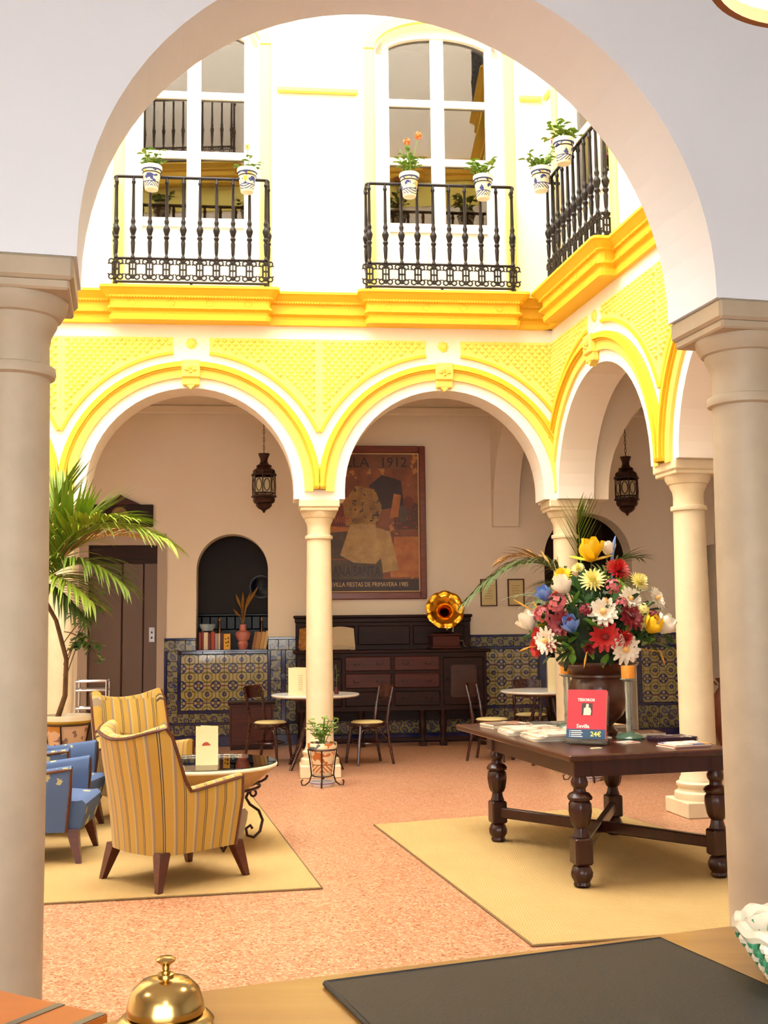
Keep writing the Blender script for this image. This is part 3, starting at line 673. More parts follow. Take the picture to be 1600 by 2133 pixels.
for i in range(9):
    a = random.uniform(-1,1); b_ = random.uniform(-.25,.1); L = random.uniform(.45,.8)*(1 if abs(a)<.75 else .65)
    p0 = Vector((0,0,.3)); p1 = p0 + Vector((a*.12*L, b_*.1, L*.45)); p2 = p0 + Vector((a*.45*L, b_*.3, L*.8))
    obj('dried_grass', MB().tube([p0, p1, p1.lerp(p2,.5), p2], [.003,.005,.022,.004], 6), M('dried_grass', (150,104,36), .8, var=.3, vs=20), t)
for i, xx in enumerate((-1.55, -.98)):
    t = thing('bottle', ('amber bottle behind the upright books in the hatch' if i == 0 else 'red-brown bottle behind the leaning tan books in the hatch'), 'bottle', (*onwall(xx,.29), 1.262), A_B)
    obj('glass', MB().lathe([(0,0),(.04,0),(.042,.02),(.042,.2),(.03,.25),(.016,.29),(.016,.36),(.019,.37),(.019,.385),(0,.385)], 16), M('amber_bottle_%d' % i, ((92,58,26),(72,28,18))[i], .15, coat=.4), t, smooth=True)
    obj('cap', MB().lathe([(0,.385),(.02,.385),(.02,.42),(0,.42)], 16), M('bottle_cap', (160,110,50), .4), t)
# ------------------------------------------------------------------ sideboard
t = thing('sideboard', 'large dark carved wooden sideboard with tall panelled back', 'sideboard', (*onwall(.66,-.045), 0), A_B)
obj('back_panel', MB().box(-1.19,1.16,-.09,0,.3,1.62), m_dark, t)
obj('top_moulding', MB().bbox(-1.22,1.19,-.14,0,1.66,1.7,.012).bbox(-1.2,1.17,-.115,0,1.60,1.665,.01), m_dark, t)
for i in range(3): obj('back_board', MB().bbox(-1.1+i*.74,-1.1+i*.74+.70,-.11,-.085,1.3,1.56,.012), m_dark, t)
obj('counter_top', MB().bbox(-1.23,1.36,-.52,0,1.2,1.245,.012), m_dark, t)
obj('carcase', MB().box(-1.17,1.3,-.48,-.02,.46,1.2), m_dark, t)
for xa, xb in ((-1.13,-.6),(.72,1.26)):
    dr = obj('cupboard_door', MB().bbox(xa,xb,-.505,-.478,.52,1.14,.012), m_dark, t)
    obj('door_panel', MB().bbox(xa+.1,xb-.1,-.53,-.5,.62,1.04,.03), wood('carved_oak', (66,28,16), (34,14,9), .35, 8), dr)
    obj('knob', MB().lathe([(0,0),(.012,0),(.018,.02),(0,.03)], 10).xf(Matrix.Translation(((xb-.05 if xa<0 else xa+.05),-.505,.85)) @ Matrix.Rotation(pi/2,4,'X')), m_brown_iron, dr)
for z in (.52, .75, .97):
    for xa in (-.56, .08):
        dr = obj('drawer', MB().bbox(xa,xa+.6,-.505,-.478,z,z+.19,.012), m_maho if z > .6 else m_dark, t)
        for kx in (.15,.45): obj('drawer_pull', MB().tube([(xa+kx-.04,-.51,z+.1),(xa+kx-.03,-.53,z+.085),(xa+kx+.03,-.53,z+.085),(xa+kx+.04,-.51,z+.1)], .006, 6), m_brown_iron, dr)
legp = [(0,.05),(.04,.05),(.045,.09),(.03,.12),(.035,.16),(.05,.24),(.045,.32),(.03,.38),(.045,.41),(.045,.46),(0,.46)]
for x in (-1.12,-.35,.45,.72,1.25): obj('leg', MB().lathe(legp, 14, (x,-.44,0)).bbox(x-.045,x+.045,-.485,-.395,0,.06,.006), m_dark, t, smooth=True)
for x in (-1.12,1.25): obj('leg', MB().box(x-.04,x+.04,-.08,-.01,0,.46), m_dark, t)
obj('stretcher', MB().bbox(-1.12,1.25,-.475,-.405,.06,.11,.01), m_dark, t)
# open book on lectern
t = thing('open_book', 'large open book on a sloping stand at the end of the sideboard', 'book', (*onwall(-.12,-.34), 1.245), A_B)
obj('stand', MB().prism([(-.12,0),(.14,0),(.14,.22),(.11,.22)], -.3,.3,'x'), m_maho, t)
for s, c, nm in ((-1,(196,140,70),'left_page'),(1,(206,190,160),'right_page')):
    rows = []
    for i in range(9):
        u = i/8; x = s*.36*u; lift = .03*sin(u*pi)*(1-u*.3)
        rows.append([(x*(1.0 if s > 0 else 1.05), -.13, .02+lift+.02), (x, .11, .26+lift+.02), (x, .13, .24), (x*1.0, -.11, .0)])
    obj(nm, MB().grid(rows, True, True, True), M(nm, c, .7, col2=((120,60,30) if s < 0 else (196,178,146)), vs=18 if s < 0 else 4), t)
# gramophone
t = thing('gramophone', 'antique gramophone with brass flower horn on the sideboard', 'gramophone', (*onwall(1.43,-.365), 1.245), A_B + .05)
obj('case', MB().bbox(-.2,.2,-.17,.17,.0,.04,.01).bbox(-.18,.18,-.15,.15,.03,.17,.008).bbox(-.2,.2,-.17,.17,.165,.2,.01), m_maho, t)
obj('turntable', MB().lathe([(0,.2),(.14,.2),(.145,.21),(.14,.222),(0,.222)], 30), M('record_black', (16,14,14), .25), t, smooth=True)
obj('crank', MB().tube([(.18,0,.1),(.25,0,.1),(.26,0,.06),(.27,0,.02),(.3,0,.02)], .007, 6), m_chrome, t)
obj('tone_arm', MB().tube([(.14,.12,.2),(.14,.12,.3),(.12,.1,.38),(.06,.02,.40),(.04,-.03,.3),(.03,-.05,.24)], .014, 8), m_chrome, t, smooth=True)
hp = [(.02,0),(.024,.1),(.035,.2),(.06,.28),(.10,.34),(.155,.38),(.21,.395),(.245,.385)]
hb = MB()
rows = []
for r, z in hp:
    k = max(0,(r-.06)/.185); rows.append([((r*(1+.045*k*abs(cos(4.5*a))))*cos(a), (r*(1+.045*k*abs(cos(4.5*a))))*sin(a), z + .012*k*abs(cos(4.5*a))) for a in (2*pi*j/72 for j in range(72))])
hb.grid(rows, True); hb.grid([[(x*.985+0, y*.985, z-.006) for x, y, z in r] for r in rows], True)
dirv = Vector((-.12,-.9,.22)).normalized(); q = Vector((0,0,1)).rotation_difference(dirv).to_matrix().to_4x4()
hb.xf(Matrix.Translation((.02,.14,.42)) @ q)
obj('horn', hb, M('brass', (214,150,44), .18, 1.), t, smooth=True, fix=False, auto=80)
# low cabinet by the tiles
t = thing('low_cabinet', 'plain low reddish-brown wooden cabinet standing in front of the tiled dado', 'cabinet', (*onwall(-.98-.12,-.32), 0), A_B)
obj('body', MB().box(-.28,.28,-.22,.22,.04,.57), m_maho, t); obj('top', MB().bbox(-.3,.3,-.24,.24,.57,.6,.008), m_dark, t); obj('door', MB().bbox(-.26,.26,-.245,-.218,.06,.55,.008), m_maho, t)
obj('base', MB().box(-.27,.27,-.21,.21,0,.04), m_dark, t)
# ------------------------------------------------------------------ lanterns
m_lgl = M('lantern_glass', (196,186,150), .15, var=.1)
def lantern(loc, label):
    t = thing('hanging_lantern', label, 'lantern', loc, 0, 'pierced metal lanterns of the galleries')
    zt = .73; s = 1.
    obj('cap', MB().lathe([(0,.73),(.072,.73),(.045,.66),(.045,.63),(.06,.60),(.09,.585),(.095,.565),(.085,.56),(.12,.535),(.135,.52),(.135,.49),(0,.49)], 8), m_brown_iron, t)
    obj('upper_ring', MB().lathe([(.12,.48),(.155,.475),(.155,.455),(.12,.45)], 8, capa=False, capb=False).lathe([(.12,.43),(.14,.43),(.14,.42),(.12,.42)], 8, capa=False, capb=False), m_brown_iron, t)
    obj('lower_ring', MB().lathe([(.12,.215),(.155,.21),(.155,.19),(.12,.185)], 8, capa=False, capb=False).lathe([(.12,.245),(.14,.245),(.14,.235),(.12,.235)], 8, capa=False, capb=False), m_brown_iron, t)
    obj('bottom', MB().lathe([(0,.185),(.13,.185),(.135,.15),(.12,.12),(.095,.11),(.1,.09),(.07,.055),(.025,.03),(.008,.0),(0,0)], 8), m_brown_iron, t)
    for k in range(8):
        a = 2*pi*(k+.0)/8; obj('rib', MB().tube([(.135*cos(a),.135*sin(a),.185),(.14*cos(a),.14*sin(a),.3),(.135*cos(a),.135*sin(a),.49)], .008, 5), m_brown_iron, t)
        a2 = a + pi/8; rm = Matrix.Rotation(a2, 4, 'Z') @ Matrix.Translation((.122,0,.335))
        obj('pane', MB().box(-.003,.003,-.045,.045,-.085,.085).xf(rm), m_lgl, t)
        fr = MB().tube([(.004, .036*cos(b_), .075*sin(b_)) for b_ in (2*pi*i/12 for i in range(12))], .006, 4, True).xf(rm)
        obj('pane_frame', fr, m_brown_iron, t)
    ch = MB(); L = 4.56 - loc[2] - zt
    for i in range(int(L/.05)):
        ch.tube([(.010*cos(b_)*(i%2), .010*cos(b_)*(1-i%2), zt+.025+i*.05+.03*sin(b_)) for b_ in (2*pi*j/8 for j in range(8))], .0035, 4, True)
    obj('chain', ch, m_brown_iron, t)
    return t
lantern((-1.465,13.4,2.94), 'brown pierced metal lantern hanging near the arched hatch')
lantern((2.98,13.45,2.86), 'brown pierced metal lantern hanging in the corner bay near the tall arched doorway')
# ------------------------------------------------------------------ rugs
def rugmat():
    mt, nt, b = newmat('jute_weave'); o = coords(nt); x, y, z = sep(nt, o)
    n = noise(nt, o, 2.5, 4); w = ((x*420).sn()*.5 + .5) * ((y*240).sn()*.5+.5)
    c = colmix(nt, n, lin((184,156,100)), lin((170,138,82))); c = colmix(nt, w*.35, c, lin((150,108,50)))
    nt.links.new(c.o, b.inputs['Base Color']); b.inputs['Roughness'].default_value = .9; setbump(nt, b, w, .6, .004); return mt
m_rug = rugmat()
def rug(corners, label):
    cx = sum(c[0] for c in corners)/4; cy = sum(c[1] for c in corners)/4
    t = thing('jute_rug', label, 'rug', (cx, cy, 0), 0, 'jute rugs')
    P = [Vector((c[0]-cx, c[1]-cy)) for c in corners]
    obj('weave', MB().prism([(p.x*.985, p.y*.985) for p in P], .001, .011, 'z'), m_rug, t)
    ed = MB(); pts = [(p.x*.99, p.y*.99, .006) for p in P]
    ed.tube(pts + [pts[0]], .005, 6)
    obj('bound_edge', ed, M('rug_binding', (120,96,60), .9), t)
rug([(-.37,6.73),(-1.36,10.95),(-4.3,10.6),(-3.6,6.1)], 'straw yellow jute rug under the armchairs')
rug([(.69,5.5),(-.12,8.85),(1.75,9.55),(3.0,6.0)], 'straw yellow jute rug under the carved display table')
# ------------------------------------------------------------------ display table
AT = rad(14.); C0 = (1.07, 6.57)
def tw(v, u): return (C0[0] + v*cos(AT) - u*sin(AT), C0[1] + v*sin(AT) + u*cos(AT))
ZTB = .785
t = thing('display_table', 'dark carved wooden display table with bulbous turned legs on the rug', 'table', (*C0, .011), AT)
obj('table_top', MB().bbox(0,1.1,0,2.2,.735,.774,.008), wood('table_oak', (74,34,20), (44,18,12), .28, 4, 1), t)
ap = MB().box(.06,1.04,.05,.08,.64,.735).box(.06,1.04,1.58,1.61,.64,.735).box(.06,.09,.05,1.61,.64,.735).box(1.01,1.04,.05,1.61,.64,.735)
m_tleg = wood('table_leg_oak', (60,25,15), (34,13,9), .32, 5, 2, .15, .4)
obj('apron', ap, m_tleg, t)
lp = [(.0,.0),(.04,.0),(.05,.015),(.045,.03),(.062,.06),(.064,.085),(.05,.12),(.035,.13)]
lp2 = [(.035,.28),(.05,.29),(.042,.31),(.036,.34),(.05,.355),(.06,.38),(.07,.44),(.068,.48),(.055,.5),(.07,.505),(.075,.52),(.06,.54),(.038,.55),(.036,.57),(.05,.59),(.052,.61),(.04,.635),(.04,.645)]
for v, u in ((.1,.1),(1.0,.1),(.1,1.55),(1.0,1.55)):
    lg_ = obj('leg', MB().lathe(lp, 28, (v,u,0), 12, .04).bbox(v-.055,v+.055,u-.055,u+.055,.13,.285,.01).lathe(lp2, 28, (v,u,0), 10, .035).bbox(v-.055,v+.055,u-.055,u+.055,.64,.735,.006), m_tleg, t, smooth=True, auto=35)
def strut(a, b2):
    d_ = Vector((b2[0]-a[0], b2[1]-a[1], 0)); L = d_.length; mb = MB().bbox(0, L, -.025, .025, -.035, .035, .006)
    mb.xf(Matrix.Translation((a[0],a[1],.205)) @ Matrix.Rotation(atan2(d_.y,d_.x),4,'Z')); return mb
obj('stretcher', strut((.1,.1),(1.0,1.55)), m_tleg, t); obj('stretcher', strut((1.0,.1),(.1,1.55)), m_tleg, t)
ZT0 = .011 + .774
def ontab(px, py): return (px, py, ZT0)
# urn
t = thing('brown_urn', 'wide brown pottery urn holding the flower arrangement on the table', 'urn', (1.50, 7.86, ZT0), 0)
obj('foot', MB().lathe([(0,0),(.12,0),(.125,.02),(.10,.05),(.08,.07),(0,.07)], 32), M('urn_glaze', (84,44,24), .3, col2=(52,26,16), vs=5, coat=.3), t, smooth=True)
obj('body', MB().lathe([(.0,.06),(.09,.065),(.16,.13),(.205,.22),(.215,.30),(.20,.36),(.185,.385),(.2,.395),(.2,.41),(.185,.42),(.21,.45),(.265,.47),(.28,.485),(.275,.5),(.24,.495),(.19,.46),(.0,.44)], 40), MATS['urn_glaze'], t, smooth=True)
# candle holders
m_cgl = M('clear_glass', (226,236,226), .05, trans=.85); m_green = M('green_glass_base', (84,112,92), .15, trans=.2, coat=.4)
for (x, y), lab, ang in (((1.62,7.46),'orange pillar candle on a glass holder with green base', 0),((1.33,8.2),'orange pillar candle on a glass holder behind the red book', .5)):
    t = thing('candle_holder', lab.replace('orange pillar candle on a', 'tall') , 'candle holder', ontab(x,y), ang)
    obj('base', MB().lathe([(0,0),(.095,0),(.098,.012),(.08,.03),(.045,.045),(.02,.05),(0,.05)], 32), m_green, t, smooth=True)
    obj('stem', MB().lathe([(0,.05),(.022,.05),(.026,.09),(.022,.13),(.026,.2),(.022,.26),(.027,.33),(.025,.38),(0,.38)], 8), m_cgl, t)
    obj('drip_plate', MB().lathe([(0,.38),(.03,.38),(.055,.392),(.055,.4),(.0,.398)], 28), m_cgl, t, smooth=True)
    c = thing('candle', lab, 'candle', (x, y, ZT0+.4), 0, 'orange candles')
    obj('wax', MB().lathe([(0,0),(.045,0),(.045,.08),(.042,.084),(.02,.08),(0,.079)], 28), M('orange_wax', (222,140,36), .45), c, smooth=True)
    obj('wick', MB().tube([(0,0,.078),(.001,0,.092)], .0015, 5), m_iron, c)
# red book in acrylic stand
t = thing('acrylic_stand', 'clear acrylic stand holding the red book on the table', 'stand', (1.27,7.13,ZT0+.008), rad(-24))
m_acr = M('acrylic', (236,240,236), .04, trans=.95)
bk = rad(-17)
obj('back_plate', MB().box(-.13,.13,.022,.026,.0,.32).xf(Matrix.Rotation(bk,4,'X')), m_acr, t); obj('front_lip', MB().box(-.13,.13,-.03,-.026,.0,.03).xf(Matrix.Rotation(bk,4,'X')), m_acr, t); obj('ledge', MB().box(-.13,.13,-.03,.026,.022,.026).xf(Matrix.Rotation(bk,4,'X')), m_acr, t); obj('foot_plate', MB().box(-.13,.13,-.03,.12,.002,.006), m_acr, t)
b_ = thing('red_book', 'red treasures of Sevilla guide book with price band in an acrylic stand', 'book', (1.27,7.13,ZT0+.035), 0, rot=(bk,0,rad(-24)))
m_red = M('red_cover', (196,52,66), .4)
obj('cover', MB().box(-.125,.125,-.022,-.02,0,.315).box(-.125,.125,.016,.018,0,.315).box(-.126,-.125,-.022,.018,0,.315), m_red, b_)
obj('pages', MB().box(-.124,.121,-.02,.016,.003,.312), M('book_paper', (226,210,170), .7), b_)
obj('price_band', MB().box(-.126,.125,-.0236,-.022,.0,.06), M('blue_band', (42,78,112), .4), b_)
wl = M('white_print', (240,232,220), .5)
lettering('TESOROS', .026, wl, b_, (-.005,-.0235,.24), bold=.0006); lettering('Sevilla', .034, wl, b_, (-.02,-.0235,.068), bold=.0006); lettering('24€', .042, M('yellow_print', (226,220,110), .5), b_, (.065,-.0248,.016), bold=.0008)
ph = obj('cover_photo', MB().box(-.033,.037,-.0232,-.022,.15,.228), M('photo_dark', (70,50,54), .5), b_)
obj('photo_figure', MB().prism([(-.02,.15),(.026,.15),(.03,.175),(.024,.196),(.012,.2),(.012,.222),(-.004,.222),(-.006,.2),(-.018,.194)], -.0242,-.0233), M('photo_light', (216,206,184), .5), ph)
ln = MB()
for k in range(4): ln.box(-.095, -.02-.008*(k%2), -.0245, -.0237, .01+.012*k, .015+.012*k); ln.box(-.106,-.1,-.0245,-.0237,.01+.012*k,.015+.012*k)
obj('band_text', ln, wl, b_)
# papers on the table
def printmat(name, base, c1, c2, s=14):
    if name in MATS: return MATS[name]
    mt, nt, b = newmat(name); o = coords(nt); n = noise(nt, o, s, 5, .6); c = colmix(nt, n.gt(.55), lin(base), lin(c1)); c = colmix(nt, noise(nt, o, s*1.7, 3).gt(.62), c, lin(c2))
    nt.links.new(c.o, b.inputs['Base Color']); b.inputs['Roughness'].default_value = .35; MATS[name] = mt; return mt
def stack(name, label, cat, v, u, rz, w, d_, z, n, mats, group=None):
    "a single folded paper or magazine: n sheets"
    p = tw(v, u); t = thing(name, label, cat, (*p, ZT0 + z), AT + rz, group)
    for k in range(n):
        j = random.uniform(-.006,.006); h = .0045
        obj('sheet', MB().box(-w/2+j, w/2+j, -d_/2-j, d_/2-j, k*h, k*h+h*.9), mats[min(k, len(mats)-1)] if k < n-1 else mats[-1], t)
    return n*.0045
npm = printmat('newsprint', (226,214,190), (190,170,150), (166,110,90)); pap = M('paper_edge', (232,220,196), .6)
npm2 = printmat('newsprint_colour', (232,222,200), (196,176,160), (176,80,60), 9)
z = 0
labs = ['folded newspaper at the bottom of the stack beside the red book', 'folded newspaper second in the stack beside the red book', 'folded newspaper on top of the stack beside the red book']
for i in range(3): z += stack('newspaper', labs[i], 'newspaper', .30+.01*i, .92-.02*i, .12*(i-1), .40, .34, z, 4, [pap,pap,pap,(npm,npm2)[i%2]], 'newspapers on the display table')
z = 0
for i, l in enumerate(('folded newspaper under another beside the table edge', 'folded newspaper lying uppermost beside the table edge')): z += stack('newspaper', l, 'newspaper', .26+.02*i, 1.33, -.1+.1*i, .36, .30, z, 5, [pap,pap,pap,pap,(npm2,npm)[i]], 'newspapers on the display table')
stack('magazine', 'magazine with grey and red cover at the far table end', 'magazine', .28, 1.85, .1, .30, .24, 0, 7, [pap]*6+[printmat('mag_grey_red', (120,104,84), (170,90,60), (196,190,180), 7)])
stack('magazine', 'dark magazine with pale title at the far table end', 'magazine', .64, 1.84, -.15, .30, .24, 0, 5, [pap]*4+[printmat('mag_dark', (70,70,66), (40,40,44), (190,190,186), 6)])
stack('brochure', 'cream and orange brochure lying behind the right candle', 'brochure', .93, 1.58, .2, .32, .26, 0, 5, [pap]*4+[printmat('mag_cream', (196,160,110), (160,110,60), (226,206,170), 8)])
stack('brochure', 'brown patterned brochure lying among the papers near the column', 'brochure', .93, .93, -.1, .26, .22, 0, 6, [pap]*5+[printmat('mag_brown', (150,110,90), (110,70,60), (196,160,130), 10)])
stack('magazine', 'dark purple magazine with pale spots near the table corner', 'magazine', .95, .54, .05, .26, .19, 0, 7, [M('purple_edge',(60,24,48),.4)]*6+[printmat('mag_purple', (44,20,40), (30,14,30), (190,180,170), 9)])
stack('magazine', 'bright magazine with red, blue and orange cover near the table corner', 'magazine', .86, .22, .12, .26, .19, 0, 5, [pap,M('red_edge',(170,40,50),.4),pap,pap]+[printmat('mag_bright', (230,214,196), (70,96,160), (226,150,50), 7)])
stack('leaflet', 'small red and white leaflet in front of the right candle', 'leaflet', .62, .52, .25, .14, .09, 0, 2, [pap, printmat('leaf_red', (226,210,196), (190,60,60), (230,220,206), 12)])
stack('leaflet', 'small cream leaflet lying beside the red book', 'leaflet', .575, .86, .1, .16, .1, 0, 2, [pap, pap])
stack('card', 'narrow cream card lying at the foot of the acrylic stand', 'card', .30, .30, .15, .07, .025, 0, 1, [M('cream_card', (236,220,170), .5)])
# ------------------------------------------------------------------ armchairs
def stripemat(name, stops, base, pitch):
    mt, nt, b = newmat(name); a = nt.nodes.new('ShaderNodeAttribute'); a.attribute_name = 'u'
    u = (X(nt, a.outputs['Fac'])/pitch).fr(); c = None
    c = base = lin(base)
    for lo, hi, col in stops: c = colmix(nt, u.gt(lo)*u.lt(hi), c, lin(col))
    o = coords(nt); n = noise(nt, o, 220, 2); c = colmix(nt, n*.25, c, lin((90,70,20)))
    nt.links.new(c.o, b.inputs['Base Color']); b.inputs['Roughness'].default_value = .75; b.inputs['Sheen Weight'].default_value = .2; MATS[name] = mt; return mt
m_stripe = stripemat('yellow_stripe_fabric', [(.0,.30,(188,148,54)),(.30,.42,(150,130,104)),(.42,.50,(196,170,110)),(.86,.90,(66,46,30)),(.90,.94,(190,164,104)),(.94,.98,(66,46,30))], (194,156,62), .145)
def bluemat():
    mt, nt, b = newmat('blue_motif_fabric'); o = coords(nt); v = voro(nt, o, 6.5); n = noise(nt, o, 60)
    c = colmix(nt, (v + n*.25).lt(.36), lin((74,96,136)), lin((178,170,120))); nt.links.new(c.o, b.inputs['Base Color']); b.inputs['Roughness'].default_value = .8; return mt
m_bluef = bluemat()
m_pipe = wood('piping_wood', (92,40,22), (66,26,14), .35, 10)
def setu(o, us):
    at = o.data.attributes.new('u', 'FLOAT', 'POINT'); at.data.foreach_set('value', us)
def armchair(loc, rz, label, fabric, group, backh=.93, armh=.60, wing=True):
    t = thing('armchair', label, 'armchair', loc, rz, group)
    # U-shaped plan path, forward = +x
    hw, xb, xf, rc = .335, -.36, .27, .17
    path = []
    for i in range(13): path.append((xf + (xb + rc - xf)*i/12, -hw))
    for i in range(1, 9): a = -pi/2 - pi/2*i/8; path.append((xb + rc + rc*cos(a), -hw + rc + rc*sin(a)))
    for i in range(1, 13): path.append((xb - .02*sin(pi*i/12), -hw + rc + (2*hw - 2*rc)*i/12))
    for i in range(1, 9): a = pi - pi/2*i/8; path.append((xb + rc + rc*cos(a), hw - rc + rc*sin(a)))
    for i in range(1, 13): path.append((xb + rc + (xf - xb - rc)*i/12, hw))
    n = len(path); us = [0.]
    for i in range(1, n): us.append(us[-1] + math.dist(path[i], path[i-1]))
    def top(i):
        x, y = path[i]; u = (x - xb)/(xf - xb)          # 0 back .. 1 arm front
        if u < .16: h = backh - .05 + .07*(abs(y)/hw)**2
        elif u < .40:
            k = (u-.16)/.24; k = k*k*(3-2*k); h = backh + .02 - (backh + .02 - armh + .035)*k
        else: h = armh - .035 + .05*((u-.40)/.60)
        return h
    cx = (xb+xf)/2
    rows = []; U = []
    for i in range(n):
        x, y = path[i]; h = top(i); a, b2 = path[max(i-1,0)], path[min(i+1,n-1)]; tx, ty = b2[0]-a[0], b2[1]-a[1]; L = sqrt(tx*tx+ty*ty); nx, ny = ty/L, -tx/L
        # inward normal points toward centre
        if (cx - x)*nx + (0 - y)*ny < 0: nx, ny = -nx, -ny
        col = []
        uf = (x - xb)/(xf-xb); lean = -.07*max(0, 1-uf*2.2)
        for k in range(8):
            q = k/7; z = .2 + (h - .2)*q; s = .90 + .10*min(1, q*1.4)
            sl = -.10*(1-q) if uf > .9 else (-.10*(1-q)*max(0,(uf-.6)/.3) if uf > .6 else 0)
            col.append((cx + (x-cx)*s + lean*q*q + sl*0 + (0.06*(q-.6) if uf > .99 else 0)*0, y*s, z))
        th = .085 if h > armh + .08 else .06
        for k, (d_, dz) in enumerate(((.25, .018), (.6, .022), (1.0, .0))):
            col.append((cx + (x-cx) + lean + nx*th*d_, y + ny*th*d_, h + dz))
        for q in (.6, .0):
            z = .36 + (h - .36)*q; col.append((cx + (x-cx)*.98 + lean*q + nx*th, y*.98 + ny*th, z))
        rows.append(col); U += [us[i]]*len(col)
    sh = obj('upholstered_shell', MB().grid(rows, False), fabric, t, smooth=True, fix=True, auto=60); 
    setu(sh, U)
    # close the arm fronts
    for e in (0, n-1):
        mb = MB(); pts = rows[e]; k = len(mb.v); mb.v += [tuple(p) for p in pts]; mb.f.append(tuple(range(len(pts))))
        o = obj('arm_front', mb, fabric, t, fix=False); setu(o, [.12]*len(pts))
    # underside
    mb = MB(); mb.v = [r[0] for r in rows]; mb.f.append(tuple(range(n))); o = obj('underside', mb, fabric, t); setu(o, [.2]*n)
    # piping along the outer top edge and down the arm fronts
    pts = [rows[0][k] for k in range(0, 8)] + [rows[i][7] for i in range(1, n)] + [rows[-1][k] for k in range(6, -1, -1)]
    obj('piping', MB().tube(pts, .011, 6), m_pipe, t, smooth=True)
    # inner back cushion
    mb = MB(); R = []; U = []
    for j in range(13):
        y = -.24 + .48*j/12; c = []
        for k in range(9):
            q = k/8; z = .40 + (backh - .44)*q; c.append((xb + .11 + .10*(1-q)*.9 + .035*sin(pi*q)*cos((j-6)/6*1.3), y, z))
        R.append(c); U += [y + .5]*9
    o = obj('back_cushion', MB().grid(R), fabric, t, smooth=True); setu(o, U)
    # seat
    R = []; U = []
    for j in range(13):
        y = -.275 + .55*j/12; e = 1 - abs((j-6)/6)**6; c = [(-.26, y*.98, .30), (-.26, y, .40)]
        for k in range(6): c.append((-.22 + .5*k/5 + .02, y, .40 + .03*e*sin(pi*(k+.6)/6.2)))
        c += [(.335, y, .405), (.36, y, .38), (.355, y*.99, .33), (.32, y*.96, .21)]
        R.append(c); U += [y + .62]*len(c)
    o = obj('seat', MB().grid(R, True, True, True), fabric, t, smooth=True, auto=50); setu(o, U)
    for sx in (-1, 1):
        for sy in (-1, 1):
            fx, fy = .27*sx, .25*sy; tx, ty = fx + .055*sx, fy + .05*sy; r = []
            for q, wd in ((0., .038), (.5, .028), (1., .017)):
                x, y, z = fx + (tx-fx)*q, fy + (ty-fy)*q, .22*(1-q)
                r.append([(x-wd,y-wd,z),(x+wd,y-wd,z),(x+wd,y+wd,z),(x-wd,y+wd,z)])
            obj('leg', MB().grid(r, True, True, True), m_pipe, t)
    return t
RZ = .011
armchair((-1.33,7.08,RZ), rad(46), 'yellow striped armchair seen from behind beside the basin table', m_stripe, 'yellow striped armchairs')
armchair((-2.02,9.25,RZ), rad(-52), 'yellow striped armchair facing out in front of the lift', m_stripe, 'yellow striped armchairs', backh=.99)
armchair((-2.39,7.78,RZ), rad(4), 'blue armchair with pale motifs beside the reception column', m_bluef, 'blue armchairs', backh=.80, armh=.60)
armchair((-2.62,8.72,RZ), rad(-4), 'blue armchair with pale motifs next to the painted planter', m_bluef, 'blue armchairs', backh=.84, armh=.62)
# ------------------------------------------------------------------ basin table
BT = (-1.30, 8.12)
t = thing('basin_table', 'round glass-topped stone basin table on wrought iron scrolls', 'table', (*BT, RZ), 0)
m_bas = M('basin_stone', (196,160,100), .6, col2=(160,120,70), vs=4)
obj('basin', MB().lathe([(0,.30),(.16,.30),(.24,.34),(.36,.43),(.44,.5),(.49,.535),(.505,.55),(.5,.565),(.47,.56),(.4,.5),(.2,.36),(0,.34)], 48), m_bas, t, smooth=True)
obj('rim', MB().tube([(.495*cos(a), .495*sin(a), .556) for a in (2*pi*j/48 for j in range(48))], .014, 8, True), M('rim_plaster', (232,218,190), .6), t, smooth=True)
mt, nt, b = newmat('table_glass'); b.inputs['Base Color'].default_value = (.9,.95,.92,1); b.inputs['Roughness'].default_value = .02; b.inputs['Transmission Weight'].default_value = 1.; b.inputs['IOR'].default_value = 1.45
obj('glass_top', MB().lathe([(0,.571),(.5,.571),(.503,.575),(.5,.579),(0,.579)], 48), m_glass, t)
obj('iron_ring', MB().tube([(.38*cos(a), .38*sin(a), .40) for a in (2*pi*j/36 for j in range(36))], .011, 6, True), m_brown_iron, t)
for k in range(4):
    a = pi/4 + k*pi/2 - .3; c_, s_ = cos(a), sin(a)
    def P(r, z): return (r*c_, r*s_, z)
    pts = [P(.47,.45), P(.455,.425), P(.42,.41), P(.38,.40), P(.30,.37)]
    pts2 = [P(.36+.035*cos(q)*(1-q/14), .33+.035*sin(q)*(1-q/14)) for q in (pi/2 + i*pi/6 for i in range(12))]
    leg = [P(.33,.36), P(.30,.30), P(.33,.25), P(.40,.20), P(.43,.13), P(.41,.05), P(.36,.012), P(.31,.03), P(.30,.08), P(.335,.10), P(.35,.075)]
    obj('scroll_leg', MB().tube(pts, .010, 6).tube(pts2, .009, 6).tube(leg, .011, 6), m_brown_iron, t, smooth=True)
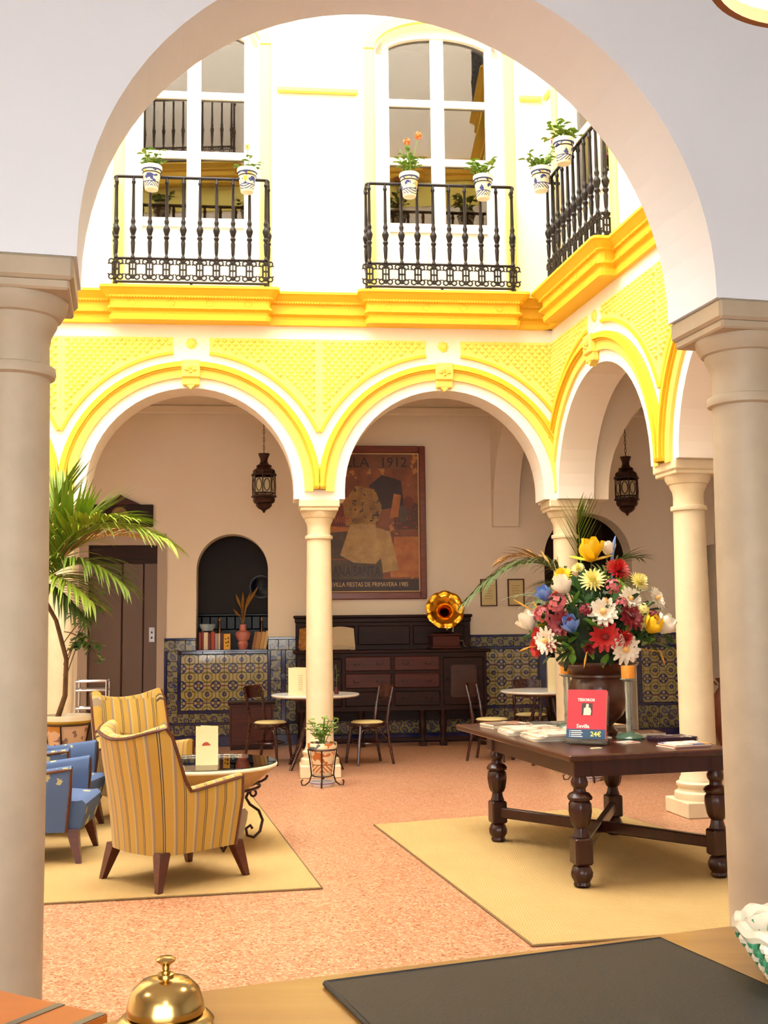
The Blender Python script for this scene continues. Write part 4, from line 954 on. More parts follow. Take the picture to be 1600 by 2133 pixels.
# cards
m_card = M('cream_card', (236,220,170), .5)
def menu(loc, rz, label, h=.26, w=.15, logo=False):
    t = thing('menu_card', label, 'menu card', loc, rz, 'standing menu cards')
    obj('front_leaf', MB().box(-w/2,w/2,-.002,.0,0,h), m_card, t); obj('back_leaf', MB().box(-w/2,w/2,0,.002,0,h).xf(Matrix.Translation((w/2,0,0)) @ Matrix.Rotation(-.6,4,'Z') @ Matrix.Translation((-w/2,0,0))), m_card, t)
    if logo: obj('fan_emblem', MB().prism([(-.032,.135)] + [(-.004+.03*cos(a), .135+.026*sin(a)) for a in (pi - pi*.62*i/8 for i in range(9))] + [(.03,.138)], -.0032,-.0021), M('emblem_red', (176,70,46), .5), t)
    else:
        ln = MB()
        for k in range(9): ln.box(.0, .05, -.0030, -.0021, .05+.02*k, .055+.02*k)
        obj('printed_lines', ln, M('card_ink', (176,140,90), .6), t)
    return t
menu((-1.265,7.90,RZ+.58), .1, 'cream menu card with red fan emblem standing on the basin table', .27, .155, True)
# ------------------------------------------------------------------ bistro tables and chairs
m_marb = M('white_marble', (226,220,206), .2, var=.12, vs=6)
m_bent = wood('bentwood', (70,28,14), (40,14,8), .25, 8)
m_seat = M('cream_seat', (232,210,140), .55)
def bistro(loc, rz, label):
    t = thing('bistro_table', label, 'table', loc, rz, 'round marble bistro tables')
    obj('marble_top', MB().lathe([(0,.775),(.47,.775),(.49,.783),(.495,.795),(.49,.803),(0,.803)], 48), m_marb, t, smooth=True)
    obj('collar', MB().lathe([(0,.74),(.3,.74),(.31,.775),(0,.775)], 32), m_bent, t)
    for k in range(4):
        a = pi/4 + k*pi/2
        obj('leg', MB().tube([(.10*cos(a),.10*sin(a),.75),(.13*cos(a),.13*sin(a),.55),(.24*cos(a),.24*sin(a),.25),(.40*cos(a),.40*sin(a),0)], [.022,.02,.019,.018], 8), m_bent, t, smooth=True)
    obj('shelf', MB().lathe([(0,.40),(.15,.40),(.15,.42),(0,.42)], 24), m_bent, t)
def bchair(loc, rz, label):
    "faces +x"
    t = thing('bistro_chair', label, 'chair', loc, rz, 'bentwood bistro chairs')
    obj('seat_ring', MB().lathe([(0,.42),(.19,.42),(.205,.43),(.205,.455),(.195,.46),(0,.46)], 32), m_bent, t, smooth=True)
    obj('seat_pad', MB().lathe([(0,.458),(.18,.458),(.185,.468),(.165,.48),(0,.484)], 32), m_seat, t, smooth=True)
    for s in (-1, 1):
        obj('back_leg', MB().tube([(-.25,.17*s,0),(-.20,.165*s,.25),(-.175,.16*s,.46),(-.20,.165*s,.66),(-.245,.175*s,.86)], [.016,.018,.02,.018,.016], 8), m_bent, t, smooth=True)
        obj('leg', MB().tube([(.19,.165*s,0),(.165,.145*s,.25),(.14,.125*s,.44)], [.015,.018,.02], 8), m_bent, t, smooth=True)
    rows = []
    for i in range(13):
        y = -.18 + .36*i/12; xo = -.235 - .05*cos(y/.18*pi/2); rows.append([(xo, y, .74), (xo+.014, y, .74), (xo-.006, y, .87 + .012*cos(y/.18*pi/2)), (xo-.02, y, .87 + .012*cos(y/.18*pi/2))])
    obj('back_rail', MB().grid(rows, True, True, True), m_bent, t, smooth=True)
    obj('hoop', MB().tube([(.16*cos(a), .16*sin(a), .24) for a in (2*pi*j/28 for j in range(28))], .009, 6, True), m_bent, t, smooth=True)
    for s in (-1, 1): obj('brace', MB().tube([(.16,.14*s,.28),(.12,.13*s,.38),(.03,.13*s,.415),(-.08,.14*s,.39),(-.175,.158*s,.28)], .009, 6), m_bent, t, smooth=True)
bistro((-.79,12.5,0), .1, 'round marble bistro table behind the central column')
bistro((1.80,12.75,0), .3, 'round marble bistro table near the corner column')
bchair((-1.33,12.85,0), rad(-26), 'bentwood chair with cream seat at the central bistro table, by the low cabinet')
bchair((-.22,12.75,0), rad(206), 'bentwood chair with cream seat at the central bistro table, in front of the sideboard')
bchair((1.22,12.95,0), rad(-24), 'bentwood chair drawn up to the corner bistro table on the sideboard side')
bchair((1.75,13.55,0), rad(-88), 'bentwood chair behind the corner bistro table facing the courtyard')
menu((-.97,12.35,.803), -.05, 'cream menu card standing on the bistro table behind the central column', .30, .22)
menu((1.93,12.5,.803), .1, 'cream menu card standing on the bistro table near the corner', .37, .24)
t = thing('bud_vase', 'small red bud vase with a green sprig on the central bistro table', 'vase', (-.55,12.4,.803), 0)
obj('vase', MB().lathe([(0,0),(.025,0),(.03,.03),(.016,.06),(.018,.08),(0,.08)], 14), M('dark_red_vase', (80,20,20), .3), t, smooth=True)
obj('sprig', MB().tube([(0,0,.07),(.005,0,.2),(-.005,0,.33)], .003, 5), M('stem_green', (70,96,40), .6), t)
for i in range(8):
    a = i*2.4; z = .12+.026*i; mb = MB().add([(0,0,z),(.03*cos(a)-.01*sin(a),.03*sin(a)+.01*cos(a),z+.012),(.055*cos(a),.055*sin(a),z+.02),(.03*cos(a)+.01*sin(a),.03*sin(a)-.01*cos(a),z+.012)], [(0,1,2,3)])
    obj('leaf', mb, M('leaf_mid', (86,124,44), .5), t)
# chrome rack behind the planter
t = thing('chrome_rack', 'small chrome wire rack standing by the lift behind the planter', 'rack', (-3.35,12.75,0), A_B)
for x in (-.17,.17):
    for y in (-.12,.12): obj('post', MB().tube([(x,y,0),(x,y,.98)], .011, 8), m_chrome, t)
for z in (.25,.56,.66,.86,.96):
    obj('shelf_rail', MB().tube([(-.17,-.12,z),(.17,-.12,z),(.17,.12,z),(-.17,.12,z)], .012, 6, True), m_chrome, t)
obj('shelf_plate', MB().box(-.16,.16,-.11,.11,.60,.61), m_chrome, t); obj('shelf_plate', MB().box(-.16,.16,-.11,.11,.88,.89), m_chrome, t)
# amphora
t = thing('terracotta_amphora', 'tall terracotta amphora with scroll handles by the right gallery wall', 'jar', (3.93,12.95,0), 0)
m_terra = M('terracotta', (128,70,40), .5, col2=(92,44,26), vs=6)
obj('body', MB().lathe([(0,0),(.09,0),(.1,.03),(.06,.06),(.06,.1),(.1,.2),(.15,.38),(.165,.55),(.15,.68),(.1,.76),(.07,.80),(.065,.85),(.10,.89),(.105,.905),(.07,.9),(0,.84)], 32), m_terra, t, smooth=True)
for s in (-1,1): obj('handle', MB().tube([(s*.14,0,.66),(s*.2,0,.74),(s*.19,0,.84),(s*.12,0,.86),(s*.09,0,.83)], .014, 7), m_terra, t, smooth=True)
# ------------------------------------------------------------------ plants
m_palm = [M('palm_green', (128,150,40), .5, col2=(84,116,30), vs=3), M('palm_lime', (160,176,44), .5, col2=(110,140,32), vs=3), M('palm_dry', (196,150,80), .6, col2=(150,110,50), vs=4), M('palm_dark', (84,104,44), .5, col2=(56,76,30), vs=3)]
m_leaf = M('leaf_green', (70,112,48), .45, col2=(44,82,36), vs=8); m_leaf2 = M('leaf_fresh', (120,160,56), .45, col2=(84,124,40), vs=8)
m_stemw = M('palm_stem', (118,84,44), .7, col2=(84,56,30), vs=10)
def bez(a, b, c, t): a, b, c = Vector(a), Vector(b), Vector(c); return a*(1-t)**2 + b*2*t*(1-t) + c*t*t
def strip(mb, pts, w, side):
    rows = []; n = len(pts)
    for i, p in enumerate(pts):
        q = i/(n-1); ww = w*(.55 + .9*q if q < .4 else (1-q)*1.5 + .03); ww = min(ww, w)
        rows.append([p - side*ww, p + Vector((0,0,-ww*.35)), p + side*ww])
    mb.grid(rows)
def frond(par, a, b, c, n=34, L=.42, w=.013, droop=.5, mat=None, seed=1, t0=.18, fan=.55):
    R = random.Random(seed); mb = MB(); pts = [bez(a,b,c,i/14) for i in range(15)]
    mb.tube(pts, [.011*(1-.8*i/14) for i in range(15)], 5)
    for i in range(n):
        t = t0 + (1-t0)*i/(n-1); p = bez(a,b,c,t); tg = (bez(a,b,c,min(1,t+.02)) - bez(a,b,c,t-.02)).normalized()
        hz = tg.cross(Vector((0,0,1)))
        if hz.length < .05: hz = Vector((1,0,0))
        hz.normalize(); upv = hz.cross(tg)
        l = L*(.55 + .75*sin(pi*min(1, .15+t*.85)))*R.uniform(.85,1.1)
        for s in (-1, 1):
            d = (tg*(fan + .5*t) + hz*s*R.uniform(.75,1.) + upv*R.uniform(.1,.4)).normalized()
            q = []; pos = p.copy(); vel = d
            for k in range(6):
                q.append(pos.copy()); pos = pos + vel*(l/5); vel = (vel + Vector((0,0,-1))*droop*R.uniform(.7,1.2)*.32).normalized()
            sd = (q[-1]-q[0]).cross(Vector((0,0,1)))
            if sd.length < .01: sd = hz
            strip(mb, q, w, sd.normalized())
    return obj('frond', mb, mat, par, fix=False)
def leafmesh(l=.06, w=.022):
    mb = MB(); rows = []
    for i in range(5):
        q = i/4; ww = w*sin(pi*min(.98, .06+q*.92)); rows.append([(l*q, -ww, .25*ww), (l*q, 0, -.12*l*q*q), (l*q, ww, .25*ww)])
    return mb.grid(rows).mesh('leaf', True)
lf_small = leafmesh(.075, .026); lf_big = leafmesh(.14, .045)
def leafat(par, p, d, sc=1., me=None, mat=None, roll=0.):
    d = Vector(d).normalized(); q = d.to_track_quat('X', 'Z').to_euler(); o = link('leaf', me or lf_small, None, par, p, rot=q); o.scale = (sc,sc,sc)
    o.rotation_euler.rotate_axis('X', roll)
    o.active_material = None
    return o
leafm = {}
def leafvar(mat, big=False):
    k = (mat.name, big)
    if k not in leafm:
        me = (lf_big if big else lf_small).copy(); me.materials.clear(); me.materials.append(mat); leafm[k] = me
    return leafm[k]
def putleaf(par, p, d, sc, mat, big=False, roll=0.):
    q = Vector(d).normalized().to_track_quat('X', 'Z'); o = link('leaf', leafvar(mat, big), None, par, p, rot=q.to_euler()); o.scale = (sc,)*3; return o
# majolica pots
def majolica(name, ground, c1, c2, c3, h, bands):
    if name in MATS: return MATS[name]
    mt, nt, b = newmat(name); o = coords(nt); x, y, z = sep(nt, o); q = z/h
    n = noise(nt, o, 16/h*.24, 2); n2 = noise(nt, o, 11/h*.24, 2)
    c = colmix(nt, n.gt(.54)*q.gt(.3), lin(ground), lin(c1)); c = colmix(nt, n2.gt(.60)*q.gt(.3), c, lin(c2))
    hatch = ((z*8/h + x.ab()*9/h).fr()).lt(.4)*q.lt(.27)*q.gt(.08); c = colmix(nt, hatch, c, lin(c1))
    for lo, hi, col in bands: c = colmix(nt, q.gt(lo)*q.lt(hi), c, lin(col))
    nt.links.new(c.o, b.inputs['Base Color']); b.inputs['Roughness'].default_value = .25; MATS[name] = mt; return mt
m_maj = majolica('majolica_blue', (238,228,200), (52,66,130), (214,176,60), None, .25, [(.27,.31,(52,66,130)),(.78,.83,(60,76,136)),(.83,1.1,(236,224,190))])
m_maj2 = majolica('majolica_gold', (232,214,178), (190,110,50), (96,104,104), None, .36, [(.27,.30,(150,110,70)),(.88,1.2,(238,228,204))])
m_soil = M('soil', (60,42,30), .9)
def pot_parts(t, h, r, mat, z0=0.):
    pb = obj('pot', MB().lathe([(0,0),(r*.66,0),(r*.68,.01*h),(r*.95,h*.8),(r*.97,h*.82),(r*1.06,h*.83),(r*1.08,h*.97),(r*1.05,h),(r*.96,h),(r*.92,h*.86),(0,h*.85)], 32), mat, t, (0,0,z0), smooth=True)
    obj('soil', MB().lathe([(0,h*.86),(r*.93,h*.86),(r*.9,h*.88),(0,h*.90)], 24), m_soil, t, (0,0,z0)); return pb
m_leaf3 = M('leaf_sunlit', (150,178,66), .45, col2=(110,148,50), vs=8)
def geranium(par, z0, seed, n=9, hgt=.26, flowers=(), fm=None, spread=.16, stems=m_leaf2):
    R = random.Random(seed)
    for i in range(n):
        a = R.uniform(0, 2*pi); k = R.uniform(.3,1.); p0 = Vector((R.uniform(-.03,.03), R.uniform(-.03,.03), z0)); tip = p0 + Vector((cos(a)*spread*k, sin(a)*spread*k, hgt*R.uniform(.35,1.)))
        mid = p0.lerp(tip,.5) + Vector((0,0,.03)); obj('stem', MB().tube([p0, mid, tip], .004, 5), stems, par)
        for j in range(4):
            q = p0.lerp(tip, .45+.18*j); b = R.uniform(0,2*pi); putleaf(par, q, (cos(b), sin(b), R.uniform(-.1,.5)), R.uniform(.7,1.2), R.choice((m_leaf2, m_leaf2, m_leaf3)))
    for x, y, z in flowers:
        obj('flower_stem', MB().tube([(0,0,z0),(x*.5,y*.5,z0+z*.55),(x,y,z0+z)], .004, 5), stems, par)
        mb = MB()
        for i in range(16):
            d = Vector((R.gauss(0,1),R.gauss(0,1),R.gauss(.3,1))).normalized(); c = Vector((x,y,z0+z)) + d*.034; s1 = d.orthogonal().normalized()*.02; s2 = d.cross(s1).normalized()*.02
            mb.add([c+s1, c+s2, c-s1, c-s2, c+d*.012], [(0,1,4),(1,2,4),(2,3,4),(3,0,4),(3,2,1,0)])
        obj('flower_head', mb, fm, par)
def railpot(O, A, x, label, seed, flowers, fcol, n=9, hgt=.24):
    w = loc2w(O, A, x, (-.24 if O is O_B else -.15)-.135); t = thing('balcony_flower_pot', label, 'flower pot', (w[0], w[1], 6.07), A + seed, 'painted flower pots on the balcony railings')
    pot_parts(t, .25, .1, m_maj)
    obj('pot_ring', MB().tube([(.092*cos(a), .092*sin(a), .17) for a in (2*pi*j/20 for j in range(20))], .006, 5, True).xf(Matrix.Rotation(-seed,4,'Z')), m_iron, t)
    obj('hook', MB().tube([(0,.09,.17),(0,.125,.17),(0,.135,.22)], .006, 5).xf(Matrix.Rotation(-seed,4,'Z')), m_iron, t)
    geranium(t, .22, seed*7+3, n, hgt, flowers, M('petal_'+fcol, dict(orange=(236,104,24), peach=(250,206,140), pink=(220,90,130), red=(200,40,50))[fcol], .5))
xw = lambda wx: (wx + .68)/cos(A_B)
railpot(O_B, A_B, xw(-2.41), 'painted pot with trailing green leaves on the balcony farther from the corner', .1, [], 'peach', 10, .2)
railpot(O_B, A_B, xw(-1.43), 'painted pot with one peach flower on the balcony farther from the corner', 1.1, [(-.02,-.02,.27)], 'peach', 6, .16)
railpot(O_B, A_B, xw(.27), 'painted pot with orange geraniums on the balcony beside the corner', 2.2, [(-.13,-.02,.42),(.03,0,.40)], 'orange', 12, .3)
railpot(O_B, A_B, xw(1.06), 'painted pot with spreading green leaves on the balcony beside the corner', 3.3, [], 'red', 14, .24)
railpot(O_W, A_W, .62, 'painted pot with pink flowers on the right wing balcony, nearer the corner', 4.1, [(-.12,-.1,.36),(-.2,-.05,.18)], 'pink', 14, .26)
railpot(O_W, A_W, 1.32, 'painted pot with bushy green leaves on the right wing balcony', 5.2, [], 'red', 14, .22)
# plant stand at the central column
def stand_pot(loc, label, h, r, mat, stand_h, cat='potted plant', saucer=True, name='potted_plant'):
    t = thing(name, label, cat, loc, 0)
    pot_parts(t, h, r, mat, stand_h)
    R2 = r*1.05
    obj('stand_ring', MB().tube([(R2*.99*cos(a), R2*.99*sin(a), stand_h+h*.79) for a in (2*pi*j/24 for j in range(24))], .007, 5, True), m_brown_iron, t)
    obj('stand_ring', MB().tube([(r*.74*cos(a), r*.74*sin(a), stand_h-.008) for a in (2*pi*j/24 for j in range(24))], .007, 5, True), m_brown_iron, t)
    for k in range(4):
        a = -pi/2 + k*pi/2; c_, s_ = cos(a), sin(a)
        P = lambda rr, z: (rr*c_, rr*s_, z)
        obj('stand_leg', MB().tube([P(R2,stand_h+h*.8), P(r*.9,stand_h+h*.4), P(r*.8,stand_h), P(r*.95,stand_h*.4), P(r*1.25,.012), P(r*1.5,.012), P(r*1.55,.05), P(r*1.42,.06)], .008, 6), m_brown_iron, t, smooth=True)
    if saucer: 
        s = obj('saucer', MB().lathe([(0,.0),(.1,.0),(.125,.05),(.118,.05),(.095,.012),(0,.012)], 28), M('white_china', (228,226,224), .3), t, smooth=True)
        obj('saucer_band', MB().lathe([(.1185,.030),(.1225,.038),(.120,.042),(.1165,.034)], 28, capa=False, capb=False), M('lilac_band', (120,110,170), .4), s, smooth=True)
    return t
t = stand_pot((-.63,11.02,0), 'small painted pot of green ivy in an iron stand before the central column', .31, .135, m_maj2, .11)
geranium(t, .40, 41, 15, .28, spread=.2)
# left palm in painted planter
t = stand_pot((-2.93,10.28,.011), 'tall arching palm in a painted planter beside the armchairs', .40, .2, majolica('majolica_floral', (226,190,160), (150,120,120), (206,140,60), None, .4, [(.80,.88,(170,130,30)),(.88,1.2,(236,220,190))]), .36, 'potted palm', False, 'potted_palm')
B0 = Vector((-.08,-.05,.72))
obj('palm_trunk', MB().tube([B0, B0+Vector((.07,0,.22)), B0+Vector((.09,-.05,.55)), B0+Vector((.02,-.15,.9)), B0+Vector((-.12,-.25,1.2))], [.026,.024,.022,.02,.02], 8), m_stemw, t, smooth=True)
Cn = B0 + Vector((-.12,-.25,1.15))
def fr(i, mid, tip, **k): return frond(t, tuple(Cn), tuple(Cn+Vector(mid)), tuple(Cn+Vector(tip)), seed=i, **k)
fr(1, (.16,-.15,.42), (.50,-.25,.66), L=.66, droop=.10, mat=m_palm[0], n=22, w=.022, fan=1.0, t0=.3)
fr(2, (.40,-.2,.86), (1.22,-.3,.42), L=.50, droop=.7, mat=m_palm[1], n=40, w=.017)
fr(3, (.36,-.3,.48), (.86,-.4,.05), L=.46, droop=.8, mat=m_palm[0], n=34, w=.017)
fr(4, (.26,.15,.62), (.80,.3,.52), L=.46, droop=.35, mat=m_palm[2], n=26, w=.015)
fr(9, (.3,-.3,.72), (.95,-.5,.60), L=.48, droop=.45, mat=m_palm[1], n=34, w=.018)
fr(10, (.2,-.35,.30), (.62,-.5,-.1), L=.42, droop=.8, mat=m_palm[1], n=30, w=.017)
fr(5, (-.3,-.2,.5), (-.9,-.3,.2), L=.4, droop=.6, mat=m_palm[0], n=26)
fr(6, (-.1,-.4,.5), (-.2,-.9,.1), L=.4, droop=.7, mat=m_palm[1], n=26)
fr(7, (.0,.2,.75), (.12,.3,1.0), L=.5, droop=.15, mat=m_palm[0], n=22, w=.02, fan=.9, t0=.3)
fr(8, (.16,-.25,.2), (.52,-.35,-.22), L=.42, droop=.9, mat=m_palm[3], n=28, w=.016)
R = random.Random(5)
for k in range(7):
    a0 = B0 + Vector((.05,0,.3+.1*k)); e = Vector((R.uniform(.1,.55), R.uniform(-.3,.1), R.uniform(.45,1.35))); tip = B0 + e
    mid = a0.lerp(tip,.5) + Vector((0,0,.12)); pts = [bez(a0, mid, tip, i/8) for i in range(9)]
    obj('twig', MB().tube(pts, .005, 5), m_stemw, t)
    for i in range(3, 9):
        for j in range(3): putleaf(t, pts[i], (R.uniform(-1,1), R.uniform(-1,1), R.uniform(-.7,.2)), R.uniform(.7,1.1), R.choice((m_leaf, m_leaf, m_leaf2)))
# corner palm
t = stand_pot((2.02,11.22,0), 'palm with drooping fronds in a stand by the corner column behind the display table', .36, .17, m_maj2, .2, 'potted palm', True, 'potted_palm')
B0 = Vector((0,0,.52)); Cn = B0 + Vector((-.02,-.02,1.15))
obj('palm_trunk', MB().tube([B0, B0+Vector((.03,0,.5)), Cn], [.024,.02,.018], 8), m_stemw, t, smooth=True)
fr(11, (-.35,0,.95), (-1.18,-.1,.12), L=.40, droop=.85, mat=m_palm[3], n=36)
fr(12, (.0,0,.6), (-.05,-.1,1.0), L=.42, droop=.05, mat=m_palm[0], n=14, w=.016, fan=1.4, t0=.45)
fr(13, (-.3,.3,.75), (-.75,.35,.55), L=.36, droop=.5, mat=m_palm[2], n=26)
fr(14, (-.2,-.2,.5), (-.55,-.45,.1), L=.34, droop=.8, mat=m_palm[3], n=26)
fr(15, (.3,.1,.6), (.62,.2,.55), L=.35, droop=.5, mat=m_palm[3], n=22)
fr(16, (.2,-.3,.5), (.35,-.6,.2), L=.34, droop=.7, mat=m_palm[0], n=24)
# ------------------------------------------------------------------ flower arrangement
t = thing('flower_arrangement', 'large mixed bouquet of white, red, yellow and blue flowers filling the brown urn', 'flowers', (1.50,7.86,ZT0+.45), 0)
PC = dict(w=(242,232,210), cy=(244,232,150), y=(244,200,24), r=(190,30,28), m=(128,24,36), b=(112,144,204), p=(196,96,100))
pm = {k: M('petals_'+k, v, .55, var=.12, vs=12) for k, v in PC.items()}
pmc = {k: M('flower_eye_'+k, v, .7) for k, v in dict(w=(226,180,110), cy=(226,200,60), y=(206,150,20), r=(120,20,20), m=(80,14,20), b=(60,84,150), p=(220,140,130)).items()}
def petal(mb, R0, R1, w, lift, a, cup=.2, n=4):
    rows = []
    for i in range(n+1):
        q = i/n; r = R0 + (R1-R0)*q; ww = w*(sin(pi*(.12+.8*q))**.7); z = lift*q + cup*(R1-R0)*q*q
        c_, s_ = cos(a), sin(a); rows.append([(r*c_+ww*s_, r*s_-ww*c_, z+ww*.3), (r*c_, r*s_, z), (r*c_-ww*s_, r*s_+ww*c_, z+ww*.3)])
    mb.grid(rows)
def flower(kind, p, d, Rr, key):
    mb = MB(); rr = random.Random(int(p[0]*1000)+int(p[2]*777))
    if kind == 'daisy':
        for ly, (n, s, lf) in enumerate(((13,1.,.05),(11,.85,.14),(9,.62,.26))):
            for i in range(n): petal(mb, Rr*.08, Rr*s*rr.uniform(.9,1.05), Rr*.17, Rr*lf, 2*pi*(i+ly*.5)/n + rr.uniform(-.06,.06), .1)
    elif kind == 'mum':
        for ly in range(5):
            n = 18 - ly*2; s = 1 - ly*.17
            for i in range(n): petal(mb, Rr*.06, Rr*s*rr.uniform(.88,1.05), Rr*.085, Rr*(.1+.2*ly), 2*pi*(i+ly*.5)/n, .05, 3)
    elif kind == 'tulip':
        for ly, (n, out, hh) in enumerate(((3, .75, 1.0), (3, .5, 1.15))):
            for i in range(n):
                a = 2*pi*i/n + ly*pi/3 + rr.uniform(-.1,.1); rows = []
                for k in range(7):
                    q = k/6; r = Rr*out*(sin(pi*.5*min(1,q*1.25))*.9 + (.25*(q-.6) if ly == 0 and q > .6 else 0)); z = Rr*hh*1.2*q; ww = Rr*.52*sin(pi*(.1+.82*q))**.8
                    c_, s_ = cos(a), sin(a); rows.append([(r*.8*c_+ww*s_, r*.8*s_-ww*c_, z), (r*1.05*c_+ww*.5*s_, r*1.05*s_-ww*.5*c_, z), (r*1.12*c_, r*1.12*s_, z), (r*1.05*c_-ww*.5*s_, r*1.05*s_+ww*.5*c_, z), (r*.8*c_-ww*s_, r*.8*s_+ww*c_, z)])
                mb.grid(rows)
        if Rr >= .12:
            for a in (0., pi, -pi/2): petal(mb, Rr*.1, Rr*1.25, Rr*.3, Rr*.12, a, .15)
    else:
        for i in range(34):
            dd = Vector((rr.gauss(0,1), rr.gauss(0,1), abs(rr.gauss(0,1))+.1)).normalized(); c = dd*Rr*rr.uniform(.75,1.); s1 = dd.orthogonal().normalized()*Rr*.3; s2 = dd.cross(s1).normalized()*Rr*.3
            mb.add([c+s1, c+s2, c-s1, c-s2, c-dd*Rr*.08], [(0,1,4),(1,2,4),(2,3,4),(3,0,4)])
    q = Vector(d).normalized().to_track_quat('Z', 'Y')
    o = link('flower', mb.mesh('flower', True, False, auto=70), pm[key], t, p, rot=q.to_euler())
    if kind in ('daisy','mum'): obj('flower_centre', MB().lathe([(0,-.02*Rr),(Rr*.2,0),(Rr*.2,Rr*.25),(Rr*.12,Rr*.38),(0,Rr*.42)], 12), pmc[key], o, smooth=True)
    elif kind == 'tulip': obj('flower_centre', MB().lathe([(0,0),(Rr*.08,Rr*.1),(Rr*.1,Rr*.5),(0,Rr*.6)], 8), pmc['cy'], o, smooth=True)
    st = Vector(p); obj('flower_stem', MB().tube([(st.x*.12, st.y*.12, -.05), st*.5 + Vector((0,0,.02)), st - Vector(d).normalized()*.005], .005, 5), m_leaf, t)
FL = [('daisy',-.024,-.346,.843,.11,'w'),('daisy',-.392,-.222,.655,.1,'w'),('daisy',.119,-.336,.593,.11,'w'),('mum',-.071,-.264,1.058,.1,'cy'),('mum',.247,-.229,1.046,.08,'cy'),('daisy',.171,-.303,.933,.09,'w'),('daisy',.371,-.221,.933,.085,'w'),('mum',.11,-.213,1.128,.1,'r'),('daisy',-.018,-.356,.678,.115,'r'),('mum',-.258,-.162,1.091,.08,'y'),('tulip',-.047,-.094,1.204,.12,'y'),('tulip',-.257,-.242,.972,.1,'w'),('tulip',.071,-.085,1.247,.07,'w'),('tulip',-.453,-.085,.741,.1,'w'),('tulip',.294,-.288,.706,.09,'y'),('tulip',.383,-.221,.705,.1,'w'),('tulip',-.225,-.323,.716,.09,'b'),('tulip',-.367,-.168,.932,.08,'b'),('hyd',-.31,-.25,.907,.08,'p'),('hyd',.058,-.291,1.013,.06,'p'),('hyd',-.409,-.191,.83,.07,'p'),('daisy',.17,-.33,.812,.1,'m'),('daisy',-.303,-.287,.765,.1,'m'),('daisy',-.449,-.128,.601,.07,'r'),('daisy',-.445,-.161,.694,.06,'r'),('hyd',.254,-.297,.857,.05,'cy'),('mum',.113,-.345,.664,.07,'r'),('mum',-.151,-.17,1.147,.05,'cy'),('mum',-.12,-.33,.60,.05,'m'),('hyd',.33,-.25,.8,.06,'m'),('hyd',-.14,-.35,.86,.05,'m'),('mum',-.36,-.24,.62,.05,'r'),('hyd',.1,-.33,.9,.05,'p'),('daisy',.26,-.28,.78,.05,'cy'),
      # far side of the bouquet
      ('daisy',.1,.30,.85,.1,'w'),('mum',-.2,.28,.95,.09,'r'),('daisy',.32,.15,.8,.09,'r'),('tulip',-.33,.2,.75,.09,'y'),('daisy',-.05,.33,.65,.1,'cy'),('hyd',.25,.26,.68,.08,'p')]
for k, x, y, z, r, c in FL:
    z -= .45; d = Vector((x*1.3, y*1.5 - .12, (z-.25)*1.0)).normalized()
    if k == 'tulip': d = (d*.45 + Vector((x*.7, -.15, .75))).normalized()
    flower(k, (x, y, z), d, r, c)
R = random.Random(9)
for i in range(150):
    a = R.uniform(0, 2*pi); el = R.uniform(-.15, 1.2); rr = R.uniform(.24,.36)
    p = Vector((cos(a)*cos(el)*rr*1.1, sin(a)*cos(el)*rr*.85, .22 + sin(el)*rr*1.05))
    putleaf(t, p, (p.x + R.uniform(-.2,.2), p.y + R.uniform(-.2,.2), R.uniform(-.35,.3)), R.uniform(.8,1.3), R.choice((m_leaf, m_leaf, M('leaf_dark', (44,66,36), .5))), True)
for i in range(80):
    a = R.uniform(pi*1.05, pi*1.95); el = R.uniform(-.35, .75); rr = R.uniform(.26,.34)
    p = Vector((cos(a)*cos(el)*rr*1.25, sin(a)*cos(el)*rr*.9, .2 + sin(el)*rr))
    putleaf(t, p, (p.x + R.uniform(-.3,.3), -.12 + R.uniform(-.2,.1), R.uniform(-.5,.45)), R.uniform(.6,1.1), R.choice((m_leaf, m_leaf2, MATS['leaf_dark'])), True)
stuff(obj('bouquet_core', MB().lathe([(0,-.06),(.12,-.05),(.2,.05),(.25,.18),(.22,.36),(.12,.46),(0,.5)], 16, lobes=5, amp=.1), M('dark_foliage', (38,50,28), .8, var=.4, vs=20), t, smooth=True))
gm = M('grass_blade', (120,140,100), .5)
for i in range(30):
    a = R.uniform(0, 2*pi); k = R.uniform(.35,.62); h0 = R.uniform(.35,.7); p0 = Vector((cos(a)*.1, sin(a)*.08, .2)); tip = Vector((cos(a)*k*1.1, sin(a)*k*.8, h0*.6+.1)); mid = p0.lerp(tip,.5) + Vector((0,0,.3*h0+.1))
    obj('grass_blade', MB().tube([bez(p0, mid, tip, q/8) for q in range(9)], [.003,.003,.003,.0028,.0025,.0022,.002,.0015,.001], 4), gm, t)
for x, y, z, dx, dz in ((-.50,-.1,.43,-.1,.06),(-.5,-.15,.16,-.08,-.03),(-.15,-.38,.12,-.02,-.1),(.38,-.25,.12,.03,-.1),(-.43,-.2,.4,-.05,.08),(.0,-.36,.49,.01,-.05)):
    obj('wheat_ear', MB().tube([(x*.4,y*.4,z*.5+.1),(x,y,z),(x+dx*.5,y,z+dz*.5),(x+dx,y,z+dz)], [.002,.004,.008,.001], 6), M('wheat', (206,148,50), .7), t)
obj('blue_spike', MB().tube([(.09,-.1,.5),(.1,-.1,.78),(.115,-.1,.87),(.13,-.1,.93)], [.004,.012,.014,.003], 8), pm['b'], t, smooth=True)
